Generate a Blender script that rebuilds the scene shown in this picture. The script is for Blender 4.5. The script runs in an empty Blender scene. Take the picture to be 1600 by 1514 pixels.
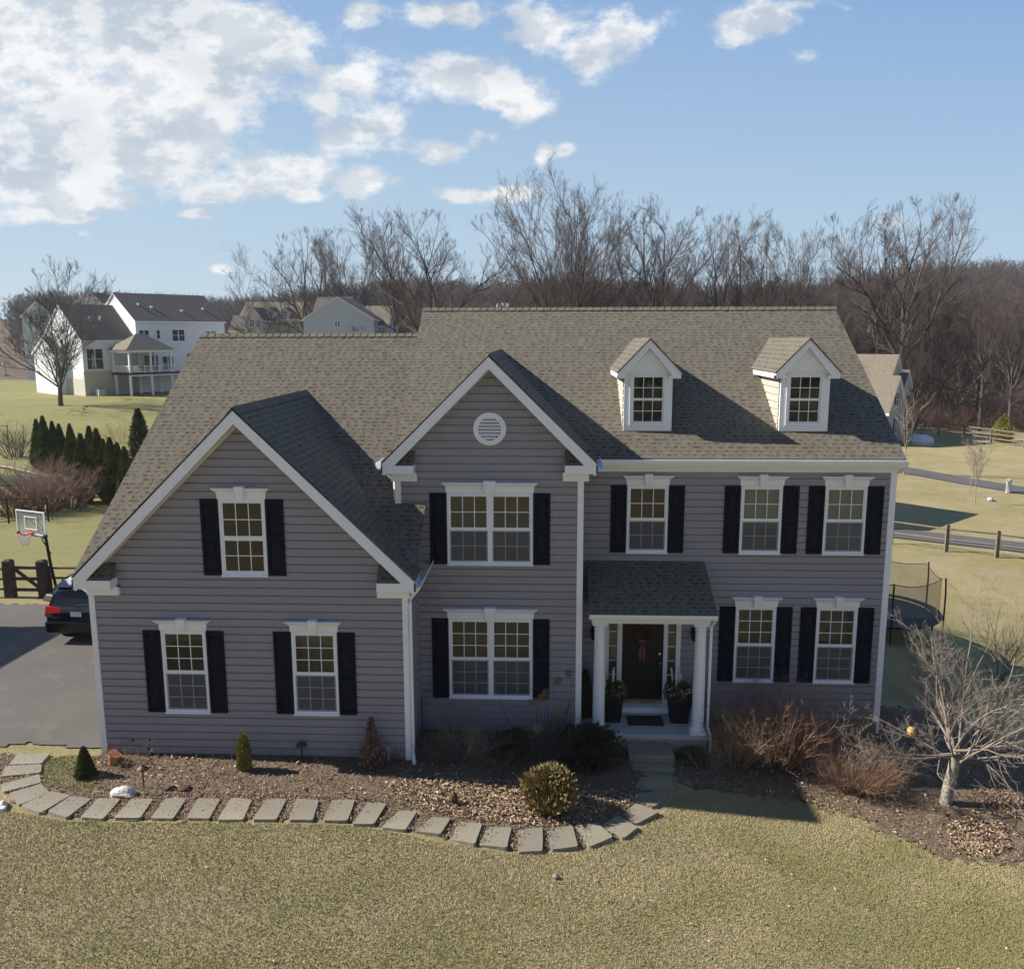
import bpy, math, random
import numpy as np
from mathutils import Matrix, Vector
R = math.radians
sc = bpy.context.scene
col = sc.collection

# ------------------------------------------------------------------ camera
CAM = np.array([9.562, -20.279, 8.915]); YAW, PIT, ROL, F = 0.0400, 0.1709, -0.0019, 1358.7
FW = np.array([-math.sin(YAW)*math.cos(PIT), math.cos(YAW)*math.cos(PIT), -math.sin(PIT)])
_rt = np.array([math.cos(YAW), math.sin(YAW), 0.0]); _up = np.cross(_rt, FW)
RT = _rt*math.cos(ROL)+_up*math.sin(ROL); UP = -_rt*math.sin(ROL)+_up*math.cos(ROL)
cd = bpy.data.cameras.new('camera'); cam = bpy.data.objects.new('camera', cd); col.objects.link(cam)
cd.sensor_width = 36; cd.lens = F/1600*36; cd.clip_start = .1; cd.clip_end = 6000
m4 = Matrix(((RT[0], UP[0], -FW[0], CAM[0]), (RT[1], UP[1], -FW[1], CAM[1]), (RT[2], UP[2], -FW[2], CAM[2]), (0, 0, 0, 1)))
cam.matrix_world = m4; sc.camera = cam
def ray(u, v): return FW+RT*(u-800)/F-UP*(v-757)/F
def aty(u, v, y):                       # the point of the plane y that the photo shows at u, v
    r = ray(u, v); return CAM+r*((y-CAM[1])/r[1])
def atz(u, v, z):
    r = ray(u, v); return CAM+r*((z-CAM[2])/r[2])
def zat(v, u, y): return float(aty(u, v, y)[2])

# ------------------------------------------------------------------ world, sun, exposure
SUN_EL = R(35.0); TO_SUN = Vector((-.817, .048, .574)).normalized()
sc.view_settings.view_transform = 'Standard'; sc.view_settings.look = 'None'
sc.view_settings.exposure = 0.82; sc.view_settings.gamma = 1
sd = bpy.data.lights.new('sun', 'SUN'); sd.energy = 5.0; sd.angle = R(.5); sd.color = (1, .94, .84)
so = bpy.data.objects.new('sun', sd); col.objects.link(so)
so.rotation_euler = TO_SUN.to_track_quat('Z', 'Y').to_euler()

class NT:
    def __init__(s, t): s.t = t; s.n = t.nodes; s.l = t.links
    def node(s, ty, **k):
        n = s.n.new(ty)
        for a, b in k.items(): setattr(n, a, b)
        return n
    def put(s, sock, v):
        if isinstance(v, bpy.types.NodeSocket): s.l.new(v, sock)
        elif v is not None:
            try: sock.default_value = v
            except Exception: sock.default_value = tuple(v)+(1,)
    def m(s, op, a, b=None, c=None, clamp=False):
        n = s.n.new('ShaderNodeMath'); n.operation = op; n.use_clamp = clamp
        s.put(n.inputs[0], a); s.put(n.inputs[1], b); s.put(n.inputs[2], c)
        return n.outputs[0]
    def mix(s, f, a, b):
        n = s.n.new('ShaderNodeMix'); n.data_type = 'RGBA'
        s.put(n.inputs[0], f); s.put(n.inputs[6], a); s.put(n.inputs[7], b)
        return n.outputs[2]
    def noise(s, vec, scale, detail=3, rough=.55, dim='3D'):
        n = s.n.new('ShaderNodeTexNoise'); n.noise_dimensions = dim
        s.put(n.inputs['Vector'], vec); n.inputs['Scale'].default_value = scale
        n.inputs['Detail'].default_value = detail; n.inputs['Roughness'].default_value = rough
        return n.outputs[0]
    def ramp(s, f, lo, hi):
        n = s.n.new('ShaderNodeMapRange'); n.interpolation_type = 'SMOOTHSTEP'
        s.put(n.inputs[0], f); s.put(n.inputs[1], lo); s.put(n.inputs[2], hi); return n.outputs[0]
    def xyz(s, v):
        n = s.n.new('ShaderNodeSeparateXYZ'); s.put(n.inputs[0], v); return n.outputs
    def comb(s, x, y, z=0.0):
        n = s.n.new('ShaderNodeCombineXYZ'); s.put(n.inputs[0], x); s.put(n.inputs[1], y); s.put(n.inputs[2], z); return n.outputs[0]

w = bpy.data.worlds.new('World'); sc.world = w; w.use_nodes = True
try: w.cycles.sampling_method = 'MANUAL'; w.cycles.sample_map_resolution = 256
except Exception: pass
t = NT(w.node_tree); bg = w.node_tree.nodes['Background']
sky = t.node('ShaderNodeTexSky', sky_type='NISHITA'); sky.sun_disc = False
sky.sun_elevation = SUN_EL; sky.sun_rotation = math.atan2(TO_SUN.x, TO_SUN.y)
sky.altitude = 100; sky.air_density = 1.15; sky.dust_density = .6; sky.ozone_density = 2.2
tc = t.node('ShaderNodeTexCoord'); X, Yc, Zc = t.xyz(tc.outputs['Generated'])
ay = t.m('MAXIMUM', t.m('ABSOLUTE', Yc), .06); gx = t.m('DIVIDE', X, ay); gz_ = t.m('DIVIDE', Zc, ay)
gv = t.comb(gx, t.m('MULTIPLY', gz_, 1.5), 0)
wn = t.node('ShaderNodeTexNoise'); wn.inputs['Scale'].default_value = 3.5; wn.inputs['Detail'].default_value = 5
t.put(wn.inputs['Vector'], gv); wx = t.xyz(wn.outputs['Color'])
dx = t.m('MULTIPLY', t.m('SUBTRACT', wx[0], .5), .055); dy = t.m('MULTIPLY', t.m('SUBTRACT', wx[1], .5), .035)
hx = t.m('ADD', gx, dx); hz = t.m('ADD', gz_, dy)
# cloud banks: (u, v, half width, half height, weight) measured on the sky of the photograph
BL = [(40, 50, 150, 90, 1.25), (170, 70, 150, 90, 1.1), (300, 45, 120, 60, 1.15), (400, 80, 85, 60, 1.1), (440, 90, 40, 30, .8), (50, 150, 150, 60, .85), (230, 150, 150, 80, 1.1), (60, 230, 130, 60, 1.1), (200, 230, 130, 60, 1.05), (300, 190, 70, 70, .9),
      (50, 290, 120, 40, 1.1), (260, 265, 60, 35, 1.0), (150, 318, 75, 13, 1.2), (30, 338, 60, 14, 1.1), (118, 343, 38, 10, 1.7), (136, 366, 14, 6, 1.5), (545, 125, 55, 40, 1.1), (495, 165, 30, 20, .9), (540, 215, 75, 34, 1.25), (600, 190, 40, 25, .9),
      (690, 122, 90, 36, 1.25), (790, 140, 70, 40, 1.2), (815, 180, 40, 28, 1.0), (845, 50, 48, 38, 1.2), (910, 85, 40, 26, .9), (985, 45, 62, 34, 1.3), (930, 110, 25, 22, .7), (455, 278, 75, 28, 1.8), (335, 303, 48, 15, 1.8), (490, 312, 30, 12, 1.0),
      (575, 290, 40, 22, 1.7), (310, 331, 28, 8, 1.9), (690, 20, 60, 20, 1.25), (560, 18, 34, 20, .95), (730, 18, 24, 22, .9), (1150, 45, 38, 26, 1.1), (1190, 20, 50, 24, 1.2), (1260, 6, 45, 10, .8), (1315, 14, 20, 8, .8), (680, 240, 50, 18, .95), (740, 220, 26, 14, .8),
      (725, 308, 40, 10, 1.7), (800, 300, 42, 14, 1.8), (848, 243, 14, 22, 1.1), (887, 238, 24, 14, 1.1), (1045, 150, 24, 8, .7), (1240, 85, 30, 20, .45), (348, 420, 20, 8, 1.3), (1145, 352, 36, 8, .6), (1385, 352, 40, 9, .8)]
def coverage(hx, hz):
    cov = None
    for (u, v, a, b, wgt) in BL:
        r = ray(u, v); bx, bz = r[0]/r[1], r[2]/r[1]
        qx = t.m('MULTIPLY', t.m('SUBTRACT', hx, float(bx)), F/a*.93); qz = t.m('MULTIPLY', t.m('SUBTRACT', hz, float(bz)), F/b*.93)
        d = t.m('ADD', t.m('MULTIPLY', qx, qx), t.m('MULTIPLY', qz, qz))
        e = t.m('MULTIPLY', t.m('POWER', 2.718, t.m('MULTIPLY', d, -1.5)), wgt)
        cov = e if cov is None else t.m('ADD', cov, e)
    return cov
cov = t.m('MINIMUM', coverage(hx, hz), 1.25)
front = t.ramp(Yc, -.05, .15)
cov = t.m('MULTIPLY', cov, front)
n1 = t.noise(gv, 13.0, 8, .66)
dens = t.ramp(t.m('ADD', t.m('MULTIPLY', cov, .80), t.m('MULTIPLY', t.m('SUBTRACT', n1, .5), t.m('MULTIPLY', t.m('MULTIPLY', cov, 4.0, clamp=True), 3.1))), .14, .86)
dens = t.m('MULTIPLY', dens, .93)
n2 = t.noise(t.comb(t.m('ADD', gx, .012), t.m('MULTIPLY', t.m('ADD', gz_, -.012), 1.6), 0), 17.0, 5, .62)
n3 = t.noise(t.comb(gx, t.m('MULTIPLY', gz_, 2.0), .3), 6.5, 4, .5)
shade = t.m('ADD', t.m('MULTIPLY', t.ramp(n2, .42, .57), .62), t.m('MULTIPLY', t.ramp(n3, .4, .6), .38))
ccol = t.mix(shade, (4.9, 5.5, 6.2, 1), (8.8, 8.8, 8.7, 1))
hazeh = t.ramp(gz_, .22, -.02)
grad = t.mix(t.ramp(gz_, -.05, .55), (4.4, 5.9, 7.2, 1), (1.6, 3.3, 6.6, 1))
lit = t.m('MULTIPLY', t.m('MULTIPLY', t.ramp(gx, .7, -.8), t.ramp(gz_, .7, .0)), .45)
grad = t.mix(lit, grad, (4.9, 6.1, 7.0, 1))
bgrad = t.mix(t.ramp(Zc, .0, .75), (4.1, 5.0, 6.1, 1), (.65, 1.25, 2.7, 1))
skc = t.mix(.85, sky.outputs[0], t.mix(front, bgrad, grad))
t.put(bg.inputs[0], t.mix(dens, skc, ccol)); bg.inputs[1].default_value = .063

# ------------------------------------------------------------------ materials
def material(name, base=(.5, .5, .5), rough=.7, metal=0, vary=(), bump=None, coord='Object', spec=.4, attr=None):
    m = bpy.data.materials.new(name); m.use_nodes = True; k = NT(m.node_tree); b = m.node_tree.nodes['Principled BSDF']
    b.inputs['Roughness'].default_value = rough; b.inputs['Metallic'].default_value = metal
    b.inputs['Specular IOR Level'].default_value = spec
    co = k.node('ShaderNodeTexCoord').outputs[coord]
    c = tuple(base)+(1,)
    if attr:
        a = k.node('ShaderNodeAttribute', attribute_name=attr); c = a.outputs['Color']
    for (scale, c2, lo, hi, amt) in vary:
        f = k.m('MULTIPLY', k.ramp(k.noise(co, scale, 5, .6), lo, hi), amt)
        c = k.mix(f, c, tuple(c2)+(1,))
    k.put(b.inputs['Base Color'], c)
    if bump:
        bn = k.node('ShaderNodeBump'); bn.inputs['Strength'].default_value = bump[1]; bn.inputs['Distance'].default_value = bump[2]
        k.put(bn.inputs['Height'], k.noise(co, bump[0], 5, .6)); k.put(b.inputs['Normal'], bn.outputs[0])
    return m, k, b
def M(*a, **k): return material(*a, **k)[0]

def siding_mat(name, c1, c2):
    m, k, b = material(name, c1, .5, vary=[(1.3, c2, .35, .75, .5), (14, tuple(x*.86 for x in c1), .4, .8, .35)], bump=(60, .12, .01), spec=.3)
    return m
MAT = {}
def weather_siding(m):
    k = NT(m.node_tree); b = m.node_tree.nodes['Principled BSDF']; src = b.inputs['Base Color'].links[0].from_socket; co = k.node('ShaderNodeTexCoord').outputs['Object']; x, y, z = k.xyz(co)
    # boards differ a little in fading; mud splash above the soil; butt joints every few metres
    row = k.m('FLOOR', k.m('DIVIDE', k.m('ADD', z, .03), .17)); wr = k.node('ShaderNodeTexWhiteNoise', noise_dimensions='2D'); seg = k.m('ADD', k.m('DIVIDE', k.m('ADD', x, y), 3.7), k.m('MULTIPLY', row, .37))
    k.put(wr.inputs['Vector'], k.comb(k.m('FLOOR', seg), row)); fr = k.m('FRACT', seg); joint = k.m('MULTIPLY', k.ramp(fr, .0028, .0008), .5)
    c = k.mix(k.m('MULTIPLY', wr.outputs[0], .22), src, (.225, .212, .232, 1)); c = k.mix(joint, c, (.07, .065, .07, 1))
    st = k.m('MULTIPLY', k.ramp(z, .55, -.2), k.ramp(k.noise(co, 5, 4), .35, .65)); c = k.mix(k.m('MULTIPLY', st, .45), c, (.15, .125, .095, 1)); k.put(b.inputs['Base Color'], c)
    bn = k.node('ShaderNodeBump'); bn.inputs['Strength'].default_value = .25; bn.inputs['Distance'].default_value = .03; k.put(bn.inputs['Height'], k.noise(k.comb(k.m('MULTIPLY', x, .8), y, k.m('MULTIPLY', z, 5.0)), 1.1, 2)); k.put(b.inputs['Normal'], bn.outputs[0])
MAT['siding'] = siding_mat('greige_vinyl_siding', (.285, .275, .312), (.260, .252, .286))
weather_siding(MAT['siding'])
MAT['white'] = M('white_pvc_trim', (.80, .82, .86), .45, vary=[(2.2, (.73, .75, .79), .4, .8, .5), (30, (.66, .66, .65), .55, .85, .35)])
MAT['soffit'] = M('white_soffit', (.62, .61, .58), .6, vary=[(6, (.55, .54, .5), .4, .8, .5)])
MAT['shutter'] = M('dark_navy_shutter', (.007, .010, .019), .6, vary=[(8, (.013, .015, .023), .4, .7, .6)], spec=.12)
MAT['black'] = M('black_paint', (.006, .006, .007), .5, vary=[(9, (.02, .02, .02), .5, .8, .4)])
MAT['concrete'] = M('concrete', (.36, .34, .31), .85, vary=[(1.8, (.27, .25, .22), .4, .7, .6), (22, (.43, .41, .37), .5, .75, .5)], bump=(30, .3, .01))
MAT['foundation'] = M('parged_foundation', (.20, .175, .13), .9, vary=[(2.5, (.14, .125, .095), .4, .7, .7)], bump=(40, .3, .01))
MAT['porchfloor'] = M('porch_floor', (.42, .44, .46), .7, vary=[(3, (.33, .35, .37), .4, .7, .6)])
MAT['stone'] = M('flagstone', (.225, .195, .14), .85, vary=[(1.1, (.27, .25, .185), .4, .65, .8), (5, (.19, .175, .145), .45, .7, .6), (26, (.34, .33, .29), .5, .75, .5)], bump=(16, .5, .012))
_n = NT(MAT['stone'].node_tree); _b = MAT['stone'].node_tree.nodes['Principled BSDF']; _src = _b.inputs['Base Color'].links[0].from_socket; _oi = _n.node('ShaderNodeObjectInfo')
_n.put(_b.inputs['Base Color'], _n.mix(_n.m('MULTIPLY', _oi.outputs['Random'], .55), _src, (.17, .145, .12, 1)))
MAT['bark'] = M('grey_brown_bark', (.075, .062, .052), .9, vary=[(3, (.12, .105, .09), .4, .7, .7), (.15, (.19, .165, .14), .52, .68, .6)])
MAT['twig'] = M('brown_twigs', (.085, .064, .054), .9, vary=[(.12, (.125, .092, .076), .4, .65, .8)])
MAT['palebark'] = M('pale_lichen_bark', (.33, .30, .25), .9, vary=[(9, (.16, .15, .12), .45, .62, .85), (24, (.40, .41, .33), .5, .7, .6)], bump=(40, .5, .01))
MAT['palebranch'] = M('pale_grey_branches', (.25, .21, .175), .85, vary=[(6, (.20, .165, .14), .4, .7, .7)])
MAT['redtwig'] = M('reddish_tan_twigs', (.24, .14, .092), .85, vary=[(2.5, (.38, .28, .19), .4, .65, .8), (1.1, (.36, .14, .07), .5, .7, .6)])
MAT['tantwig'] = M('tan_grass_stalks', (.36, .27, .17), .85, vary=[(5, (.24, .17, .11), .4, .65, .8)])
MAT['brush'] = M('brush_twigs', (.22, .135, .105), .9, vary=[(.6, (.13, .09, .07), .4, .65, .7)])
MAT['evergreen'] = M('dark_evergreen', (.07, .082, .025), .8, vary=[(1.2, (.17, .165, .04), .42, .62, .8)])
MAT['yellowgreen'] = M('gold_evergreen', (.26, .24, .045), .8, vary=[(9, (.09, .10, .03), .4, .7, .8)])
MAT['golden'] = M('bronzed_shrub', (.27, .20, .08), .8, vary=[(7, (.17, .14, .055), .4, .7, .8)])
MAT['leafcol'] = M('leaf_litter', attr='tone', rough=.8)
MAT['grasscol'] = M('grass_blades', attr='tone', rough=.75)
MAT['stonewhite'] = M('white_quartz_rock', (.62, .59, .55), .8, vary=[(5, (.42, .36, .33), .4, .7, .7)], bump=(9, .6, .03))
MAT['terracotta'] = M('terracotta', (.42, .17, .09), .8, vary=[(9, (.33, .13, .08), .4, .7, .6)])
MAT['rust'] = M('rusty_iron', (.07, .03, .02), .8, vary=[(20, (.12, .05, .025), .4, .7, .7)])
MAT['bronze'] = M('bronze_lamp', (.10, .075, .05), .5, metal=.6)
MAT['fencewood'] = M('dark_weathered_wood', (.055, .043, .036), .9, vary=[(5, (.10, .085, .07), .4, .7, .7)], bump=(30, .5, .01))
MAT['greywood'] = M('grey_weathered_rail', (.20, .17, .14), .9, vary=[(5, (.12, .10, .08), .4, .7, .7)])
MAT['carpaint'] = M('black_car_paint', (.006, .007, .010), .12, spec=.6)
MAT['tyre'] = M('tyre_rubber', (.012, .012, .012), .85)
MAT['chrome'] = M('chrome', (.75, .75, .77), .18, metal=1)
MAT['redlens'] = M('red_lens', (.55, .012, .01), .2)
MAT['orange'] = M('orange_rim', (.75, .09, .04), .4)
MAT['logwood'] = M('birch_log', (.62, .57, .50), .8, vary=[(14, (.2, .16, .13), .55, .7, .7)])
MAT['wreath'] = M('wreath_twigs', (.12, .05, .035), .9)
MAT['ribbon'] = M('red_ribbon', (.22, .05, .05), .7)
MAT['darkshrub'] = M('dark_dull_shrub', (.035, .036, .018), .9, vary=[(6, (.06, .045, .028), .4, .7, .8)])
MAT['stalk'] = M('brown_stalk', (.2, .14, .09), .9)
MAT['mat'] = M('door_mat', (.045, .033, .028), .95, vary=[(30, (.09, .05, .04), .5, .7, .7)])
MAT['brass'] = M('satin_nickel', (.7, .66, .58), .25, metal=1)
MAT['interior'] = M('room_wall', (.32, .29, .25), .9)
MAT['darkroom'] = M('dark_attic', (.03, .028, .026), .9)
MAT['blind'] = M('pale_blind', (.62, .68, .66), .9)
MAT['poolgreen'] = M('green_pool_cover', (.03, .10, .045), .8)
MAT['dried'] = M('dried_flower_heads', (.24, .17, .085), .9, vary=[(30, (.12, .09, .05), .4, .7, .7)])
MAT['feeder'] = M('orange_gourd', (.45, .28, .12), .5)
MAT['cream'] = M('dried_cream_flowers', (.55, .48, .38), .9)
MAT['meter'] = M('utility_grey', (.5, .5, .48), .6)

_n = NT(MAT['grasscol'].node_tree); _g = _n.node('ShaderNodeNewGeometry'); _v = _n.node('ShaderNodeVectorMath', operation='ADD'); _v.inputs[1].default_value = (0, 0, 1.1); _n.l.new(_g.outputs['Normal'], _v.inputs[0]); _w = _n.node('ShaderNodeVectorMath', operation='NORMALIZE'); _n.l.new(_v.outputs[0], _w.inputs[0]); _n.l.new(_w.outputs[0], MAT['grasscol'].node_tree.nodes['Principled BSDF'].inputs['Normal'])
def asphalt(name, base, lo):
    m, k, b = material(name, base, .9, vary=[(.35, lo, .35, .7, .8), (1.4, tuple(x*1.35 for x in base), .52, .7, .6), (5.2, tuple(x*.75 for x in base), .55, .75, .5), (90, tuple(x*1.5 for x in base), .5, .75, .35)], bump=(120, .4, .006))
    return m
MAT['asphalt'] = asphalt('driveway_asphalt', (.105, .093, .082), (.078, .07, .063))
MAT['trail'] = asphalt('trail_asphalt', (.095, .088, .090), (.075, .07, .07))

# glass: clear pane with mirror reflection, transmits to the blind or the room behind
def glass_mat(name, tint=(.55, .58, .55), boost=1.6, base=.03):
    m = bpy.data.materials.new(name); m.use_nodes = True; k = NT(m.node_tree); k.n.clear()
    out = k.node('ShaderNodeOutputMaterial'); tr = k.node('ShaderNodeBsdfTransparent'); tr.inputs[0].default_value = tint+(1,)
    gl = k.node('ShaderNodeBsdfGlossy'); gl.inputs['Roughness'].default_value = .02; gl.inputs[0].default_value = (1, 1, 1, 1)
    bn = k.node('ShaderNodeBump'); bn.inputs['Strength'].default_value = .22; bn.inputs['Distance'].default_value = .02
    co = k.node('ShaderNodeTexCoord').outputs['Object']; k.put(bn.inputs['Height'], k.noise(co, 1.7, 1)); k.put(gl.inputs['Normal'], bn.outputs[0])
    fr = k.node('ShaderNodeFresnel'); fr.inputs[0].default_value = 1.5
    f = k.m('ADD', k.m('MULTIPLY', fr.outputs[0], boost), base, clamp=True)
    mx = k.node('ShaderNodeMixShader'); k.put(mx.inputs[0], f); k.l.new(tr.outputs[0], mx.inputs[1]); k.l.new(gl.outputs[0], mx.inputs[2])
    k.l.new(mx.outputs[0], out.inputs[0]); return m
MAT['glass'] = glass_mat('window_glass', boost=1.15, base=.012)
MAT['carglass'] = glass_mat('tinted_glass', (.05, .06, .07), 2.2, .03)
def mesh_screen(name, c, alpha):
    m = bpy.data.materials.new(name); m.use_nodes = True; k = NT(m.node_tree); k.n.clear()
    out = k.node('ShaderNodeOutputMaterial'); tr = k.node('ShaderNodeBsdfTransparent'); df = k.node('ShaderNodeBsdfDiffuse'); df.inputs[0].default_value = c+(1,)
    mx = k.node('ShaderNodeMixShader'); mx.inputs[0].default_value = alpha
    k.l.new(tr.outputs[0], mx.inputs[1]); k.l.new(df.outputs[0], mx.inputs[2]); k.l.new(mx.outputs[0], out.inputs[0]); return m
MAT['screen'] = mesh_screen('insect_screen', (.16, .165, .18), .5)
MAT['vanglass'] = M('van_glass', (.02, .028, .04), .06, spec=.9)
MAT['net'] = mesh_screen('trampoline_net', (.03, .03, .03), .28)
MAT['plexi'] = mesh_screen('clear_backboard', (.35, .36, .36), .35)

# asphalt-shingle roof, laid out in metres along the eave (u) and up the slope (v)
def shingle_mat(name, light, dark, warm, ch=.142):
    m, k, b = material(name, light, .93, spec=.15)
    uvn = k.node('ShaderNodeUVMap'); uvn.uv_map = 'UVMap'; u, v, _ = k.xyz(uvn.outputs[0])
    vr = k.m('DIVIDE', v, ch); row = k.m('FLOOR', vr); fv = k.m('FRACT', vr)
    wr = k.node('ShaderNodeTexWhiteNoise', noise_dimensions='1D'); k.put(wr.inputs['W'], row)
    ur = k.m('ADD', k.m('DIVIDE', u, .21), k.m('MULTIPLY', wr.outputs[0], 17.0)); cell = k.m('FLOOR', ur); fu = k.m('FRACT', ur)
    wc = k.node('ShaderNodeTexWhiteNoise', noise_dimensions='2D'); k.put(wc.inputs['Vector'], k.comb(cell, row)); r1, r2, r3 = k.xyz(wc.outputs['Color'])
    a = k.m('MULTIPLY', r1, .35); wd = k.m('ADD', k.m('MULTIPLY', r2, .55), .18)
    inu = k.m('MULTIPLY', k.ramp(k.m('SUBTRACT', fu, a), 0, .03), k.ramp(k.m('SUBTRACT', k.m('ADD', a, wd), fu), 0, .03))
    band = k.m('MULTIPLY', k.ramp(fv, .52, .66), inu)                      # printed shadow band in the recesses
    tone = k.m('SUBTRACT', r3, .5)
    w2 = k.node('ShaderNodeTexWhiteNoise', noise_dimensions='2D'); k.put(w2.inputs['Vector'], k.comb(k.m('FLOOR', k.m('MULTIPLY', ur, 2.3)), k.m('ADD', row, 40.0)))
    c = k.mix(k.m('MULTIPLY', w2.outputs[0], .85), light+(1,), warm+(1,))
    co = k.node('ShaderNodeTexCoord').outputs['Object']
    c = k.mix(k.m('MULTIPLY', k.ramp(k.noise(co, .55, 4), .35, .7), .28), c, tuple(x*.8 for x in light)+(1,))
    c = k.mix(k.m('MULTIPLY', k.ramp(k.noise(co, 45, 3), .45, .75), .4), c, tuple(x*1.25 for x in light)+(1,))
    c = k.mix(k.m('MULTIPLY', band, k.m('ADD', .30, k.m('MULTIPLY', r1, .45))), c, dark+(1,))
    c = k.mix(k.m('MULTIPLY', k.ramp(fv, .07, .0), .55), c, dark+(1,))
    k.put(b.inputs['Base Color'], c)
    h = k.m('ADD', k.m('SUBTRACT', 1.0, fv), k.m('ADD', k.m('MULTIPLY', band, -.9), k.m('MULTIPLY', tone, .3)))
    bn = k.node('ShaderNodeBump'); bn.inputs['Strength'].default_value = .8; bn.inputs['Distance'].default_value = .008
    k.put(bn.inputs['Height'], h); k.put(b.inputs['Normal'], bn.outputs[0])
    return m
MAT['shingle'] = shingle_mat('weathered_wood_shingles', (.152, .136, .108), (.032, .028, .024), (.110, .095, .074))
MAT['farroof'] = shingle_mat('dark_brown_shingles', (.15, .128, .112), (.07, .06, .053), (.12, .105, .092), .3)
MAT['farroof2'] = shingle_mat('tan_shingles', (.22, .19, .145), (.10, .085, .065), (.18, .155, .12), .3)

# ------------------------------------------------------------------ object helpers
def tag(o, label=None, cat=None, group=None, kind=None):
    if label: o['label'] = label
    if cat: o['category'] = cat
    if group: o['group'] = group
    if kind: o['kind'] = kind
    return o
def empty(name, loc=(0, 0, 0), rz=0, sc_=1, **k):
    o = bpy.data.objects.new(name, None); col.objects.link(o); o.location = loc; o.rotation_euler = (0, 0, rz)
    o.scale = (sc_, sc_, sc_) if not hasattr(sc_, '__len__') else sc_
    o.empty_display_size = .2
    return tag(o, **k)
def copy_tree(o, parent=None):
    c = o.copy(); col.objects.link(c); c.parent = parent
    for ch in KIDS.get(o.name, []): copy_tree(ch, c)
    return c
KIDS = {}
def link(name, me, mat, parent=None, smooth=False):
    o = bpy.data.objects.new(name, me); col.objects.link(o)
    if mat is not None:
        for x in (mat if isinstance(mat, (list, tuple)) else [mat]): me.materials.append(x if not isinstance(x, str) else MAT[x])
    if parent is not None: o.parent = parent; KIDS.setdefault(parent.name, []).append(o)
    if smooth and len(me.polygons): me.polygons.foreach_set('use_smooth', np.ones(len(me.polygons), bool))
    return o
def npmesh(name, V, F, mat, parent=None, tone=None, smooth=False):
    V = np.asarray(V, np.float32); F = np.asarray(F, np.int32); nf, k = F.shape
    me = bpy.data.meshes.new(name); me.vertices.add(len(V)); me.vertices.foreach_set('co', V.ravel())
    me.loops.add(nf*k); me.loops.foreach_set('vertex_index', F.ravel())
    me.polygons.add(nf); me.polygons.foreach_set('loop_start', np.arange(0, nf*k, k, dtype=np.int32))
    me.update(calc_edges=True)
    if tone is not None:
        a = me.color_attributes.new('tone', 'FLOAT_COLOR', 'POINT'); a.data.foreach_set('color', np.concatenate([tone, np.ones((len(V), 1))], 1).astype(np.float32).ravel())
    return link(name, me, mat, parent, smooth)
class MB:
    def __init__(s): s.v = []; s.f = []; s.uv = []; s.mi = []
    def face(s, pts, uv=None, mi=0):
        n = len(s.v); s.v += [tuple(map(float, p)) for p in pts]; s.f.append(list(range(n, n+len(pts)))); s.uv.append(uv); s.mi.append(mi)
    def box(s, x0, x1, y0, y1, z0, z1, mi=0):
        P = [(x, y, z) for z in (z0, z1) for y in (y0, y1) for x in (x0, x1)]; s.hexa(P, mi)
    def hexa(s, P, mi=0):
        n = len(s.v); s.v += [tuple(map(float, p)) for p in P]
        for q in ((0, 2, 3, 1), (4, 5, 7, 6), (0, 1, 5, 4), (2, 6, 7, 3), (0, 4, 6, 2), (1, 3, 7, 5)): s.f.append([n+i for i in q]); s.uv.append(None); s.mi.append(mi)
    def prism(s, poly, off, mi=0):                      # 3-D polygon extruded by a vector
        a = [np.array(p, float) for p in poly]; o = np.array(off, float); b = [p+o for p in a]; n = len(a)
        s.face(a, mi=mi); s.face(b[::-1], mi=mi)
        for i in range(n): j = (i+1) % n; s.face([a[i], b[i], b[j], a[j]], mi=mi)
    def tube(s, pts, rad, n=8, cap=True, mi=0):
        pts = [np.array(p, float) for p in pts]
        if not hasattr(rad, '__len__'): rad = [rad]*len(pts)
        base = len(s.v)
        for i, p in enumerate(pts):
            d = pts[min(i+1, len(pts)-1)]-pts[max(i-1, 0)]; d = d/np.linalg.norm(d)
            ref = np.array([0, 0, 1.]) if abs(d[2]) < .9 else np.array([1., 0, 0])
            a = np.cross(d, ref); a /= np.linalg.norm(a); b = np.cross(d, a)
            for k in range(n):
                th = 2*math.pi*k/n; s.v.append(tuple(p+rad[i]*(a*math.cos(th)+b*math.sin(th))))
        for i in range(len(pts)-1):
            for k in range(n):
                k2 = (k+1) % n; s.f.append([base+i*n+k, base+i*n+k2, base+(i+1)*n+k2, base+(i+1)*n+k]); s.uv.append(None); s.mi.append(mi)
        if cap:
            s.f.append([base+k for k in range(n)][::-1]); s.uv.append(None); s.mi.append(mi)
            e = base+(len(pts)-1)*n; s.f.append([e+k for k in range(n)]); s.uv.append(None); s.mi.append(mi)
    def lathe(s, prof, c=(0, 0, 0), n=20, mi=0):
        s.tube([(c[0], c[1], c[2]+z) for r, z in prof], [max(r, .001) for r, z in prof], n, True, mi)
    def build(s, name, mat, parent=None, smooth=False, bevel=0):
        me = bpy.data.meshes.new(name); me.from_pydata(s.v, [], s.f)
        if any(u is not None for u in s.uv):
            l = me.uv_layers.new(name='UVMap'); d = []
            for f, u in zip(s.f, s.uv): d += [c for q in (u or [(0, 0)]*len(f)) for c in q]
            l.data.foreach_set('uv', d)
        if any(s.mi): me.polygons.foreach_set('material_index', s.mi)
        me.update()
        o = link(name, me, mat, parent, smooth)
        if bevel:
            b = o.modifiers.new('bevel', 'BEVEL'); b.width = bevel; b.segments = 1; b.limit_method = 'ANGLE'
        return o

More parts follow.
